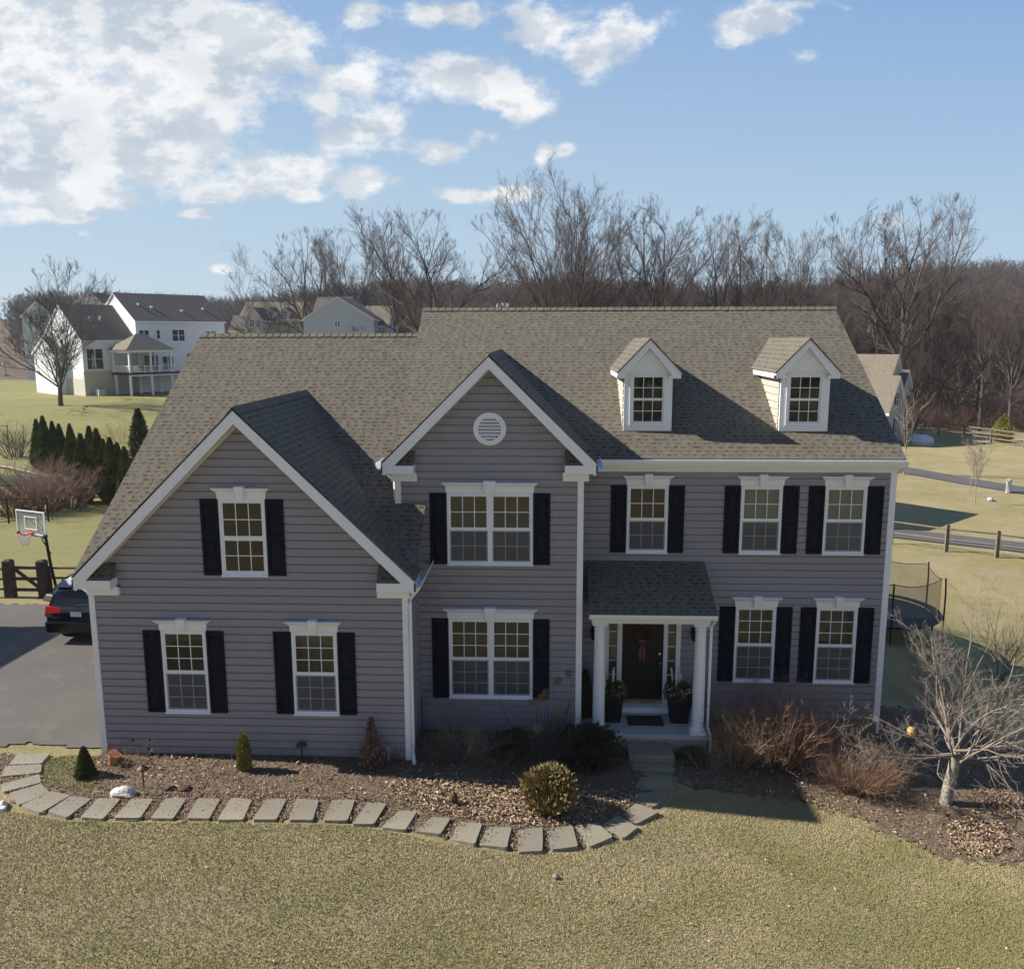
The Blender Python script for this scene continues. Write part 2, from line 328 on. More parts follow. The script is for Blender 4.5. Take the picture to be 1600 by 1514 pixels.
# ------------------------------------------------------------------ terrain
def sst(a, b, x):
    q = np.clip((x-a)/(b-a), 0, 1); return q*q*(3-2*q)
def gz(x, y):
    x = np.asarray(x, float); y = np.asarray(y, float)
    z = -.06-.78*sst(4, 18, x)
    z = z-.15*sst(0, 12, y)*(1-sst(4, 18, x))
    z = z-.10*sst(-4, -11, y)
    z = z-1.55*sst(18, 27, x)*(1-sst(11, 19, y))*sst(-4, 3, y)
    back = sst(8, 45, y)
    z = z*(1-back)+(-.95+.0*x)*back
    left = sst(-20, -50, x)
    z = z+left*back*(sst(45, 115, y)*1.15)
    r = np.hypot(x-5, y)
    z = z-3.0*sst(95, 170, y)*sst(10, 60, x)-1.5*sst(150, 230, y)*(1-sst(10, 60, x))
    az = x/np.maximum(y+20, 1)
    hill = (28+2*np.sin(az*5.1+.6)+2*np.sin(az*13+2.)+4*sst(.30, .62, az)-7*sst(-.18, -.36, az))*sst(200, 470, y)
    near = 7*sst(.28, .5, az)*sst(110, 260, y)*(1-sst(300, 420, y)*0)
    hillm = sst(.0, .06, np.abs(az+.05)) * .12 + .88
    z = z+(hill*.93*hillm+near)
    z = z+6*sst(60, 300, -y)+10*sst(120, 500, np.abs(x))*sst(-200, 100, y)*0
    z = z+.05*np.sin(x*.31+1.3)*np.sin(y*.27)*sst(10, 25, r)
    return z
def g(x, y): return float(gz(x, y))
def atg(u, v, dz=0.0):                  # where the photo's ray through u, v meets the ground
    z = -.4
    for _ in range(12):
        p = atz(u, v, z+dz); z = g(p[0], p[1])
    return p
def axis(lo, hi, flo, fhi, st, gr=1.13):
    a = list(np.arange(flo, fhi+1e-6, st)); s = st
    while a[-1] < hi: s *= gr; a.append(a[-1]+s)
    s = st; b = []; c = flo
    while c > lo: s *= gr; c -= s; b.append(c)
    return np.array(b[::-1]+a)
ax = axis(-1300, 1500, -14, 40, .6); ayy = axis(-500, 1500, -12, 30, .6)
GX, GY = np.meshgrid(ax, ayy); GZ = gz(GX, GY); nx, ny = len(ax), len(ayy)
V = np.stack([GX, GY, GZ], -1).reshape(-1, 3)
I = np.arange(nx*ny).reshape(ny, nx); Fq = np.stack([I[:-1, :-1], I[:-1, 1:], I[1:, 1:], I[1:, :-1]], -1).reshape(-1, 4)
def ground_mat():
    m, k, b = material('winter_lawn', (.3, .27, .15), .95, spec=.1)
    co = k.node('ShaderNodeTexCoord').outputs['Object']
    straw = (.39, .315, .175, 1); green = (.22, .205, .075, 1); olive = (.30, .255, .115, 1)
    c = k.mix(k.ramp(k.noise(co, .16, 4), .36, .62), straw, olive)
    c = k.mix(k.m('MULTIPLY', k.ramp(k.noise(co, .7, 5, .65), .5, .72), .75), c, green)
    c = k.mix(k.m('MULTIPLY', k.ramp(k.noise(co, .33, 5, .7), .5, .66), .5), c, (.42, .33, .235, 1))
    c = k.mix(k.m('MULTIPLY', k.ramp(k.noise(co, 2.6, 6, .7), .42, .7), .45), c, (.36, .31, .19, 1))
    c = k.mix(k.m('MULTIPLY', k.ramp(k.noise(co, 11, 5, .7), .48, .7), .5), c, (.13, .115, .06, 1))
    c = k.mix(k.m('MULTIPLY', k.ramp(k.noise(co, 34, 4, .7), .5, .72), .55), c, (.43, .38, .22, 1))
    x, y, z = k.xyz(co)
    # greener turf on the watered left side, woodland floor beyond the lawns
    lf = k.m('MULTIPLY', k.ramp(x, 2.0, -12.0), k.ramp(y, 4.0, 14.0))
    c = k.mix(k.m('MULTIPLY', lf, .55), c, (.185, .195, .055, 1))
    edge = k.m('ADD', y, k.m('MULTIPLY', k.noise(co, .05, 3), 22.0))
    far = k.m('MULTIPLY', k.ramp(edge, 82, 92), k.ramp(x, -24.0, -12.0))
    far2 = k.ramp(edge, 150, 165)
    fl = k.m('MAXIMUM', far, far2)
    c = k.mix(fl, c, k.mix(k.ramp(k.noise(co, .3, 5), .35, .7), (.10, .075, .055, 1), (.17, .125, .09, 1)))
    k.put(b.inputs['Base Color'], c)
    bn = k.node('ShaderNodeBump'); bn.inputs['Strength'].default_value = .9; bn.inputs['Distance'].default_value = .05
    k.put(bn.inputs['Height'], k.m('ADD', k.noise(co, 14, 5, .7), k.noise(co, 46, 3, .7))); k.put(b.inputs['Normal'], bn.outputs[0])
    return m
gr = npmesh('ground', V, Fq, ground_mat(), smooth=True); tag(gr, kind='structure')

def inpoly(px, py, poly):
    poly = np.array(poly); c = np.zeros(px.shape, bool); j = len(poly)-1
    for i in range(len(poly)):
        xi, yi = poly[i]; xj, yj = poly[j]
        c ^= ((yi > py) != (yj > py)) & (px < (xj-xi)*(py-yi)/((yj-yi) or 1e-9)+xi); j = i
    return c
def sheet(name, poly, step, dz, mat, rough=0.0, seed=1, jag=0.0):
    poly = np.array(poly, float); x0, y0 = poly.min(0)-step; x1, y1 = poly.max(0)+step
    X_, Y_ = np.meshgrid(np.arange(x0, x1+step, step), np.arange(y0, y1+step, step)); r = np.random.default_rng(seed)
    cx = (X_[:-1, :-1]+X_[1:, 1:])/2; cy = (Y_[:-1, :-1]+Y_[1:, 1:])/2
    keep = inpoly(cx+r.normal(0, jag, cx.shape), cy+r.normal(0, jag, cy.shape), poly)
    Z_ = gz(X_, Y_)+dz+r.normal(0, 1, X_.shape)*rough
    XX = X_+r.normal(0, jag*.3, X_.shape); YY = Y_+r.normal(0, jag*.3, X_.shape)
    J = np.arange(X_.size).reshape(X_.shape); q = np.stack([J[:-1, :-1], J[:-1, 1:], J[1:, 1:], J[1:, :-1]], -1)[keep]
    used, inv = np.unique(q, return_inverse=True)
    V = np.stack([XX, YY, Z_], -1).reshape(-1, 3)[used]
    o = npmesh(name, V, inv.reshape(-1, 4), mat, smooth=True); return tag(o, kind='structure')
def strip(name, pts, width, dz, mat, n=60):
    pts = np.array(pts, float); d = np.r_[0, np.cumsum(np.linalg.norm(np.diff(pts, axis=0), axis=1))]; tt = np.linspace(0, d[-1], n)
    c = np.stack([np.interp(tt, d, pts[:, 0]), np.interp(tt, d, pts[:, 1])], 1); tn = np.gradient(c, axis=0); tn /= np.linalg.norm(tn, axis=1)[:, None]
    nn = np.stack([-tn[:, 1], tn[:, 0]], 1); V = []
    for s_ in (-1, -.33, .33, 1):
        q = c+nn*width/2*s_; V.append(np.c_[q, gz(q[:, 0], q[:, 1])+dz])
    V = np.stack(V, 1).reshape(-1, 3); J = np.arange(n*4).reshape(n, 4)
    Fq = np.stack([J[:-1, :-1], J[:-1, 1:], J[1:, 1:], J[1:, :-1]], -1).reshape(-1, 4)
    return tag(npmesh(name, V, Fq, mat, smooth=True), kind='structure')

#DRIVE
drv = [(-.06, -2.9), (-1.6, -2.62), (-3.2, -2.75), (-12, -2.6), (-12.8, -2.2), (-12.8, 7.6), (-7.2, 7.7), (-.06, 7.8)]
sheet('driveway', drv, .12, .028, 'asphalt', .0015, jag=.05)
p1, p2, p3 = atg(1395, 834), atg(1500, 845), atg(1600, 857)
d = (p3-p1)/np.linalg.norm((p3-p1)[:2])
strip('lower_path', [tuple((p1-d*14)[:2]), tuple(p2[:2]), tuple((p3+d*14)[:2])], 2.2, .05, 'trail')
q1, q3 = atg(1418, 736), atg(1600, 767); d = (q3-q1)/np.linalg.norm((q3-q1)[:2])
strip('upper_path', [tuple((q1-d*14)[:2]), tuple((q3+d*20)[:2])], 2.6, .05, 'trail')
strip('far_street', [(-140, 96), (-100, 92), (-72, 92)], 7, .06, 'asphalt')

# ------------------------------------------------------------------ siding walls
EXP = .17
def clipz(poly, a, b):
    def cl(P, f):
        o = []
        for i in range(len(P)):
            p, q = P[i-1], P[i]; fp, fq = f(p), f(q)
            if (fp >= 0) != (fq >= 0):
                k_ = fp/(fp-fq); o.append((p[0]+(q[0]-p[0])*k_, p[1]+(q[1]-p[1])*k_))
            if fq >= 0: o.append(q)
        return o
    P = cl(poly, lambda p: p[1]-a)
    return cl(P, lambda p: b-p[1]) if P else P
def clipu(poly, a, b):
    return [(v, u) for u, v in clipz([(q, p) for p, q in poly], a, b)]
def siding(mb, poly, O, D, N, holes=(), z0=0.0, dmax=.030, e=EXP):
    zmin = min(p[1] for p in poly); zmax = max(p[1] for p in poly); O, D, N = (np.array(q, float) for q in (O, D, N))
    umin = min(p[0] for p in poly)-1; umax = max(p[0] for p in poly)+1
    def P3(u, z, dd): q = O+D*u+N*dd; return (q[0], q[1], z)
    i = math.floor((zmin-z0)/e)
    while z0+i*e < zmax:
        c0 = z0+i*e
        for (ra, rb, da, db) in ((0, .80, dmax, dmax), (.80, .86, dmax, .001), (.86, 1., .001, .001)):
            a, b = max(c0+ra*e, zmin), min(c0+rb*e, zmax)
            if b-a < 1e-4: continue
            cuts = sorted({a, b}|{h for (hu0, hu1, h0, h1) in holes for h in (h0, h1) if a < h < b})
            for za, zb in zip(cuts[:-1], cuts[1:]):
                zm = (za+zb)/2; iv = [(umin, umax)]
                for (hu0, hu1, h0, h1) in holes:
                    if h0 < zm < h1:
                        nv = []
                        for (p, q) in iv:
                            if hu0 > p: nv.append((p, min(q, hu0)))
                            if hu1 < q: nv.append((max(p, hu1), q))
                        iv = [x for x in nv if x[1]-x[0] > 1e-4]
                base = clipz(poly, za, zb)
                if len(base) < 3: continue
                for (p, q) in iv:
                    pp = clipu(base, p, q)
                    if len(pp) < 3: continue
                    dep = lambda z: da+(db-da)*((z-c0)/e-ra)/(rb-ra)
                    mb.face([P3(u, z, dep(z)) for u, z in pp])
                    if ra == 0 and za <= c0+1e-5:
                        bot = [u for u, z in pp if abs(z-za) < 1e-5]
                        if len(bot) >= 2: mb.face([P3(min(bot), za, dmax), P3(max(bot), za, dmax), P3(max(bot), za, .002), P3(min(bot), za, .002)])
        i += 1

# ------------------------------------------------------------------ windows
def window(root, x, y, zb, w_, h, N=-1, double=False, rows=(2, 2), blind=None, screen=True, head=True, shutters=True, hole=None, room='interior', label=None):
    """window on a wall facing -y at plane y; opening x..x+w_, zb..zb+h"""
    zt = zb+h; c = .055; f = MB(); y1 = y-.045; y2 = y+.02
    f.box(x, x+c, y1, y2, zb, zt); f.box(x+w_-c, x+w_, y1, y2, zb, zt); f.box(x+c, x+w_-c, y1, y2, zb, zb+c); f.box(x+c, x+w_-c, y1, y2, zt-c, zt)
    f.box(x-.012, x+w_+.012, y1-.03, y+.0, zb-.035, zb+.004)
    bays = [(x+c, x+w_-c)]
    if double:
        mx = x+w_/2; f.box(mx-.05, mx+.05, y1+.002, y2, zb+c, zt-c); bays = [(x+c, mx-.05), (mx+.05, x+w_-c)]
    zm = zb+h*.485; s_ = .028; gl = MB(); gr_ = MB(); scn = MB(); sh = MB()
    for (a, b) in bays:
        f.box(a, b, y1+.008, y2, zm-.022, zm+.022)
        for (z0, z1, yy) in ((zm+.022, zt-c, y1+.014), (zb+c, zm-.022, y1+.022)):
            sh.box(a, a+s_, yy, yy+.02, z0, z1); sh.box(b-s_, b, yy, yy+.02, z0, z1); sh.box(a+s_, b-s_, yy, yy+.02, z0, z0+s_); sh.box(a+s_, b-s_, yy, yy+.02, z1-s_, z1)
        for k, (z0, z1, yy) in enumerate(((zm+.022+s_, zt-c-s_, y1+.024), (zb+c+s_, zm-.022-s_, y1+.032))):
            gl.face([(a+s_, yy, z0), (b-s_, yy, z0), (b-s_, yy, z1), (a+s_, yy, z1)])
            n = rows[k]
            for q in range(1, 3): u = a+s_+(b-a-2*s_)*q/3; gr_.box(u-.009, u+.009, yy-.006, yy-.002, z0, z1)
            for q in range(1, n): zz = z0+(z1-z0)*q/n; gr_.box(a+s_, b-s_, yy-.0065, yy-.0025, zz-.009, zz+.009)
        if screen: scn.face([(a+.004, y1+.012, zb+c), (b-.004, y1+.012, zb+c), (b-.004, y1+.012, zm-.022), (a+.004, y1+.012, zm-.022)])
    fr = f.build('window', 'white', root, bevel=.004)
    if label: fr['label'] = label
    sh.build('sash', 'white', fr); gl.build('pane', 'glass', fr); gr_.build('muntin_grid', 'white', fr)
    if screen: scn.build('insect_screen', 'screen', fr)
    rb = MB(); d_ = .55 if blind is None else .16
    X0, X1, Z0, Z1 = x+.02, x+w_-.02, zb+.02, zt-.02
    rb.face([(X0, y+d_, Z0), (X1, y+d_, Z0), (X1, y+d_, Z1), (X0, y+d_, Z1)]); rb.face([(X0, y2, Z0), (X0, y+d_, Z0), (X0, y+d_, Z1), (X0, y2, Z1)])
    rb.face([(X1, y2, Z0), (X1, y+d_, Z0), (X1, y+d_, Z1), (X1, y2, Z1)]); rb.face([(X0, y2, Z0), (X1, y2, Z0), (X1, y+d_, Z0), (X0, y+d_, Z0)]); rb.face([(X0, y2, Z1), (X1, y2, Z1), (X1, y+d_, Z1), (X0, y+d_, Z1)])
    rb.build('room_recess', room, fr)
    if blind is not None:
        bl = MB(); z = zb+c+(h-2*c)*blind
        while z < zt-c-.01: bl.face([(x+.05, y+.035, z), (x+w_-.05, y+.035, z), (x+w_-.05, y+.05, min(z+.055, zt-c)), (x+.05, y+.05, min(z+.055, zt-c))]); z += .05
        bl.build('blind', 'blind', fr)
    if head:
        hd = MB(); z0 = zt+.002; z1 = zt+.24; o_ = .02; o2 = .11; cx = x+w_/2
        hd.hexa([(x-o_, y-.05, z0), (x+w_+o_, y-.05, z0), (x-o_, y, z0), (x+w_+o_, y, z0), (x-o_-.01, y-.055, z1-.10), (x+w_+o_+.01, y-.055, z1-.10), (x-o_-.01, y, z1-.10), (x+w_+o_+.01, y, z1-.10)])
        hd.hexa([(x-o_-.01, y-.055, z1-.10), (x+w_+o_+.01, y-.055, z1-.10), (x-o_-.01, y, z1-.10), (x+w_+o_+.01, y, z1-.10), (x-o2, y-.13, z1-.02), (x+w_+o2, y-.13, z1-.02), (x-o2, y, z1-.02), (x+w_+o2, y, z1-.02)])
        hd.box(x-o2-.005, x+w_+o2+.005, y-.14, y, z1-.02, z1)
        hw = .085 if not double else .12
        hd.hexa([(cx-hw*.82, y-.15, z0), (cx+hw*.82, y-.15, z0), (cx-hw*.82, y-.02, z0), (cx+hw*.82, y-.02, z0), (cx-hw*1.15, y-.19, z1+.045), (cx+hw*1.15, y-.19, z1+.045), (cx-hw*1.15, y-.02, z1+.045), (cx+hw*1.15, y-.02, z1+.045)])
        hd.build('window_head', 'white', fr, bevel=.003)
    if shutters:
        for (a, b) in ((x-.012-.37, x-.012), (x+w_+.012, x+w_+.012+.37)):
            s2 = MB(); ya = y-.06; z0, z1 = zb-.01, zt+.0; zc = zb+h*.5; st = .055
            s2.box(a, a+st, ya, y-.016, z0, z1); s2.box(b-st, b, ya, y-.016, z0, z1)
            for (p, q) in ((z0, z0+.09), (zc-.045, zc+.045), (z1-.09, z1)): s2.box(a+st, b-st, ya, y-.016, p, q)
            for (p, q) in ((z0+.09, zc-.045), (zc+.045, z1-.09)):
                s2.box(a+st, b-st, ya+.022, y-.016, p, q)
                m_ = .03; n_ = .05; A, B = a+st+m_, b-st-m_; P_, Q_ = p+m_, q-m_
                s2.hexa([(A, ya+.022, P_), (B, ya+.022, P_), (A+n_*.5, ya+.004, P_+n_*.5), (B-n_*.5, ya+.004, P_+n_*.5), (A, ya+.022, Q_), (B, ya+.022, Q_), (A+n_*.5, ya+.004, Q_-n_*.5), (B-n_*.5, ya+.004, Q_-n_*.5)])
            s2.build('shutter', 'shutter', root, bevel=.004)
    if hole is not None: hole.append((x+.015, x+w_-.015, zb+.015, zt-.015))
    return fr

# ------------------------------------------------------------------ the grey house
house = empty('house', (0, 0, 0), label='large grey sided two storey suburban house with white trim and dark shutters in the middle', cat='house')
YA, YB = -2.99, -1.43
XBL, XBR, XR = 6.26, 10.34, 17.64
holesG, holesB, holesM = [], [], []
W = .965
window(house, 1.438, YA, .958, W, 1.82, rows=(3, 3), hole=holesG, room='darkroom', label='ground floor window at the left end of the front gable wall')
window(house, 4.224, YA, .958, W, 1.82, rows=(3, 3), hole=holesG)
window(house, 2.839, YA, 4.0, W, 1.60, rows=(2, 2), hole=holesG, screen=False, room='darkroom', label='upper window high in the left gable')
window(house, 7.365, YB, 3.861, 1.905, 1.612, double=True, rows=(2, 2), hole=holesB, label='upper double window on the middle bay')
window(house, 7.365, YB, .706, 1.905, 1.883, double=True, rows=(3, 3), hole=holesB, label='lower double window on the middle bay')
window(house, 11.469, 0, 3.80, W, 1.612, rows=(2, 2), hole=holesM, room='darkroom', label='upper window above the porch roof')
window(house, 14.127, 0, 3.80, W, 1.612, rows=(2, 2), hole=holesM, blind=.35)
window(house, 16.074, 0, 3.80, W, 1.612, rows=(2, 2), hole=holesM, blind=.0)
window(house, 14.119, 0, .597, W, 1.884, rows=(3, 3), hole=holesM)
window(house, 16.041, 0, .597, W, 1.884, rows=(3, 3), hole=holesM)
holesM.append((11.0, 12.83, -.15, 2.32))
def wall(name, poly, O, D, N, holes=(), mat='siding', **k):
    mb = MB(); siding(mb, poly, O, D, N, holes, **k); return mb.build(name, mat, house)
GS = .977; GP = 7.47; GX0 = 3.36
BS = .987; BP = 8.49; BX0 = 8.33
BK = 11.2
z0f = -.03
wall('siding_wall', [(0, z0f), (6.66, z0f), (6.66, GP-.05-GS*3.3), (GX0, GP-.05), (0, GP-.05-GS*3.36)], (0, YA, 0), (1, 0, 0), (0, -1, 0), holesG)
wall('siding_wall', [(0, z0f), (-YA+YB, z0f), (-YA+YB, 4.2), (0, 4.1)], (6.66, YA, 0), (0, 1, 0), (1, 0, 0))
wall('siding_wall', [(XBL, -.1), (XBR, -.1), (XBR, BP-.05-BS*2.01), (BX0, BP-.05), (XBL, BP-.05-BS*2.07)], (0, YB, 0), (1, 0, 0), (0, -1, 0), holesB, z0=.02)
wall('siding_wall', [(0, -.1), (-YB, -.1), (-YB, 6.4), (0, 6.4)], (XBR, YB, 0), (0, 1, 0), (1, 0, 0), z0=.02)
wall('siding_wall', [(0, 3.5), (-YB+1.6, 3.5), (-YB+1.6, 7.2), (-YB, 6.1), (0, 6.3)], (XBL, YB, 0), (0, 1, 0), (-1, 0, 0), z0=.02)
wall('siding_wall', [(XBR, -.34), (XR, -.34), (XR, 6.1), (XBR, 6.1)], (0, 0, 0), (1, 0, 0), (0, -1, 0), holesM, z0=-.34)
wall('siding_wall', [(0, -.34), (9.1, -.34), (9.1, 7.2), (5.3+0, 9.6), (0, 6.3)], (XR, 0, 0), (0, 1, 0), (1, 0, 0), z0=-.34)
wall('siding_wall', [(0, -.05), (-YA+9.0, -.05), (-YA+9.0, 5.6), (-YA+4.2, 8.85), (0, 4.05)], (0, YA, 0), (0, 1, 0), (-1, 0, 0))
wall('siding_wall', [(0, -.34), (XR-6, -.34), (XR-6, 7.2), (0, 7.2)], (6, 9.1, 0), (1, 0, 0), (0, 1, 0))
wall('siding_wall', [(0, -.34), (6.0, -.34), (6.0, 5.6), (0, 5.6)], (0, 9.0, 0), (1, 0, 0), (0, 1, 0))
fo = MB(); fo.box(XBR+.05, XR-.01, .01, 9.05, -1.9, -.34); fo.box(.02, 6.62, YA+.02, 8.9, -.7, -.03); fo.box(XBL, XBR-.02, YB+.02, .5, -.9, -.1)
fo.build('foundation', 'foundation', house)
# corner boards, frieze, sill starter
tr = MB()
def cb(x0, x1, y0, y1, z0, z1): tr.box(x0, x1, y0, y1, z0, z1)
for bb_ in ((-.045, .075, YA-.045, YA+.075, -.06, 4.12), (6.585, 6.705, YA-.045, YA+.075, -.06, 4.12), (XBL-.045, XBL+.09, YB-.045, YB+.09, -.1, 6.3), (XBR-.09, XBR+.045, YB-.045, YB+.09, -.13, 6.3), (XR-.09, XR+.045, -.045, .09, -.36, 5.739)):
    tr = MB(); cb(*bb_); tr.build('corner_board', 'white', house)
tr = MB(); tr.box(XBR+.046, XR+.046, -.048, -.002, 5.74, 5.98)
tr.build('frieze_board', 'white', house)

def slopeuv(P, O, eave, N3=None):
    """uv in metres: along the eave direction and up the slope"""
    O = np.array(O, float); e = np.array(eave, float); e /= np.linalg.norm(e)
    n = np.cross(np.array(P[1], float)-P[0], np.array(P[2], float)-P[0]); n /= np.linalg.norm(n); up = np.cross(n, e)
    if up[2] < 0: up = -up
    return [(float((np.array(p)-O)@e), float((np.array(p)-O)@up)) for p in P]
def roofplane(mb, P, eave, th=.03, O=None):
    O = O or P[0]; uv = slopeuv(P, O, eave); a = [np.array(p, float) for p in P]
    n = np.cross(a[1]-a[0], a[2]-a[0]); n /= np.linalg.norm(n)
    if n[2] < 0: a = a[::-1]; uv = uv[::-1]; n = -n
    mb.face(a, uv)
    b = [p-n*th for p in a]
    for i in range(len(a)):
        j = (i+1) % len(a); mb.face([a[j], a[i], b[i], b[j]], [(0, .1), (.2, .1), (.2, .12), (0, .12)])
    mb.face(b[::-1], [(q[0]+.05, q[1]) for q in uv[::-1]])
S = .6235
def zmain(y): return 6.135+S*(y+.33)
def zleft(y): return 4.02+.6507*(y+3.33)
XE = 17.74
m_ = MB(); yr, zr = 5.30, zmain(5.30)
roofplane(m_, [(5.97, -.38, zmain(-.38)), (XE, -.38, zmain(-.38)), (XE, yr, zr), (5.97, yr, zr)], (1, 0, 0))
roofplane(m_, [(5.97, 9.45, zr-(9.45-yr)*S), (5.97, yr, zr), (XE, yr, zr), (XE, 9.45, zr-(9.45-yr)*S)], (1, 0, 0))
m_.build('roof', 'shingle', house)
m_ = MB(); y2_, z2_ = 4.2, zleft(4.2)
vy = (GP-4.02)/.6507-3.33
roofplane(m_, [(-.2, -3.33, zleft(-3.33)), (GX0, vy, GP), (6.9, -3.33, zleft(-3.33)), (6.9, YB+.02, zleft(YB+.02)), (6.28, YB+.02, zleft(YB+.02)), (6.28, y2_, z2_), (-.2, y2_, z2_)], (1, 0, 0), O=(0, -3.33, 4.02))
roofplane(m_, [(-.2, 9.3, z2_-(9.3-4.2)*.6507), (-.2, y2_, z2_), (6.28, y2_, z2_), (6.28, 9.3, z2_-(9.3-4.2)*.6507)], (1, 0, 0))
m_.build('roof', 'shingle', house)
def gable_roof(xc, zp, s_, xl, xr, yf, yb, yfl=None):
    m = MB()
    roofplane(m, [(xl, yf, zp-s_*(xc-xl)), (xl, yf+.8, zp-s_*(xc-xl)), (xc, yb, zp), (xc, yf, zp)], (0, 1, 0), O=(xl, yf, zp-s_*(xc-xl)))
    roofplane(m, [(xr, yf, zp-s_*(xr-xc)), (xc, yf, zp), (xc, yb, zp), (xr, yf+.8, zp-s_*(xr-xc))], (0, 1, 0), O=(xr, yf, zp-s_*(xr-xc)))
    return m
# garage gable: its valley lines meet the left slope
m_ = gable_roof(GX0, GP+.02, GS, -.2, 6.92, YA-.36, vy+.05); m_.build('roof', 'shingle', house)
yB_ = (BP-6.135)/S-.33
m_ = MB(); xl, xr = 5.98, 10.66; zl = BP-BS*(BX0-xl)
def bay_y(z): return (z-6.135)/S-.33
roofplane(m_, [(xl, YB-.36, zl), (xl, bay_y(zl)+.03, zl), (BX0, yB_+.05, BP), (BX0, YB-.36, BP)], (0, 1, 0), O=(xl, YB-.36, zl))
roofplane(m_, [(xr, YB-.36, BP-BS*(xr-BX0)), (BX0, YB-.36, BP), (BX0, yB_+.05, BP), (xr, bay_y(BP-BS*(xr-BX0))+.03, BP-BS*(xr-BX0))], (0, 1, 0), O=(xr, YB-.36, 6.1))
m_.build('roof', 'shingle', house)
# ridge caps
rc = MB()
def ridgecap(p, q, dirs, wd=.14):
    p, q = np.array(p, float), np.array(q, float); L = np.linalg.norm(q-p); n = int(L/.2); d = (q-p)/L; side = np.cross(d, (0, 0, 1)); r_ = random.Random(3)
    for i in range(n):
        a = p+d*i*L/n; b = p+d*(i+1)*L/n+d*.03; li = .022+r_.uniform(0, .006)
        for s_ in (-1, 1):
            A = a+side*s_*wd+np.array([0, 0, -wd*dirs+.008]); B = b+side*s_*wd+np.array([0, 0, -wd*dirs+.012+li*.4])
            uo = i*.37
            rc.face([a+(0, 0, .010), A, B, b+(0, 0, .02+li*.4)][::s_], [(uo, .01), (uo, .08), (uo+.1, .08), (uo+.1, .01)])
        rc.face([a+side*wd+np.array([0, 0, -wd*dirs]), a+(0, 0, .0), a+(0, 0, .010), a+side*wd+np.array([0, 0, -wd*dirs+.008])], [(0, .1)]*4)
for rk in (((5.97, yr, zr+.01), (XE, yr, zr+.01), S), ((-.2, y2_, z2_+.01), (5.97, y2_, z2_+.01), .65), ((GX0, YA-.37, GP+.03), (GX0, vy, GP+.03), GS), ((BX0, YB-.37, BP+.01), (BX0, yB_, BP+.01), BS)):
    rc = MB(); ridgecap(*rk); rc.build('ridge_cap', 'shingle', house)
# rake boards and soffits of the two front gables, with cornice returns
def rake(xc, zp, s_, xl, xr, yw, ret):
    f = MB(); so_ = MB(); T = .26
    for (xe) in (xl, xr):
        ze = zp-s_*abs(xe-xc)-.035; zc = zp-.035; sg = 1 if xe > xc else -1
        P = [(xc, yw-.36, zc), (xe, yw-.36, ze), (xe, yw-.36, ze-.19), (xe-sg*.07, yw-.36, ze-T+.02), (xc, yw-.36, zc-T)]
        f.prism(P, (0, .03, 0))
        f.prism([(xe, yw-.36, ze), (xe, yw-.36, ze-.19), (xe, yw+.3, ze-.19), (xe, yw+.3, ze)], (-sg*.03, 0, 0))
        so_.face([(xc, yw-.33, zc-T+.03), (xe-sg*.06, yw-.33, ze-T+.05), (xe-sg*.06, yw+.0, ze-T+.05), (xc, yw, zc-T+.03)])
        # moulding along the wall under the soffit
        x_in = xe-sg*.42; zz = zp-s_*abs(x_in-xc)-.035-T+.03
        so_.hexa([(xc, yw-.035, zc-T-.05), (x_in, yw-.035, zz-.05), (xc, yw-.001, zc-T-.05), (x_in, yw-.001, zz-.05), (xc, yw-.035, zc-T+.03), (x_in, yw-.035, zz+.03), (xc, yw-.001, zc-T+.03), (x_in, yw-.001, zz+.03)])
        # cornice return: fascia box, frieze below, little shingled lid
        a, b = sorted((xe-sg*.01, xe-sg*ret)); zt = ze-.0
        f.box(a, b, yw-.355, yw, zt-.20, zt-.02); a2, b2 = sorted((xe-sg*.17, xe-sg*(ret+.04)))
        f.box(a2, b2, yw-.12, yw-.0, zt-.40, zt-.20); f.box(a2, b2, yw-.15, yw, zt-.235, zt-.20)
        lid = MB(); al, bl_ = sorted((xe-sg*.03, xe-sg*(ret)))
        roofplane(lid, [(al, yw-.345, zt-.015), (bl_, yw-.345, zt-.015), (bl_, yw-.005, zt+.30), (al, yw-.005, zt+.30)], (1, 0, 0), th=.02)
        # trim the lid under the rake
        lid.build('return_roof', 'shingle', house)
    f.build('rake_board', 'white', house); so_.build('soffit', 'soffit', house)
rake(GX0, GP, GS, -.2, 6.92, YA, .80); rake(BX0, BP, BS, 5.98, 10.66, YB, .70)
# gutters and downspouts
def gutter(p, q, out, nm='gutter', h=.12):
    m = MB(); p, q, o = (np.array(a, float) for a in (p, q, out))
    prof = [(0, 0), (.075, 0), (.10, .05), (.115, .055), (.125, h), (.11, h), (.105, .06), (.07, .015), (0, .015)]
    A = [p+o*a+np.array([0, 0, b]) for a, b in prof]; m.prism(A, q-p)
    return m.build(nm, 'white', house)
ze = zmain(-.38)
gutter((XBR+.32, -.355, ze-.15), (XE+.02, -.355, ze-.15), (0, -1, 0))
fm = MB(); fm.box(XBR+.03, XE, -.352, -.325, ze-.2, ze-.02); fm.box(XBR+.03, XE, -.325, -.002, ze-.2, ze-.175)
fm.hexa([(XE-.13, -.35, ze-.03), (XE-.005, -.35, ze-.03), (XE-.13, -.02, ze-.2), (XE-.005, -.02, ze-.2), (XE-.13, -.35, ze-.02), (XE-.005, -.35, ze-.02), (XE-.13, yr, zr-.06), (XE-.005, yr, zr-.06)]) if False else None
fm.prism([(XE-.01, -.35, ze-.2), (XE-.01, yr, zr-.28), (XE-.01, yr, zr-.06), (XE-.01, -.35, ze-.06)], (-.02, 0, 0))
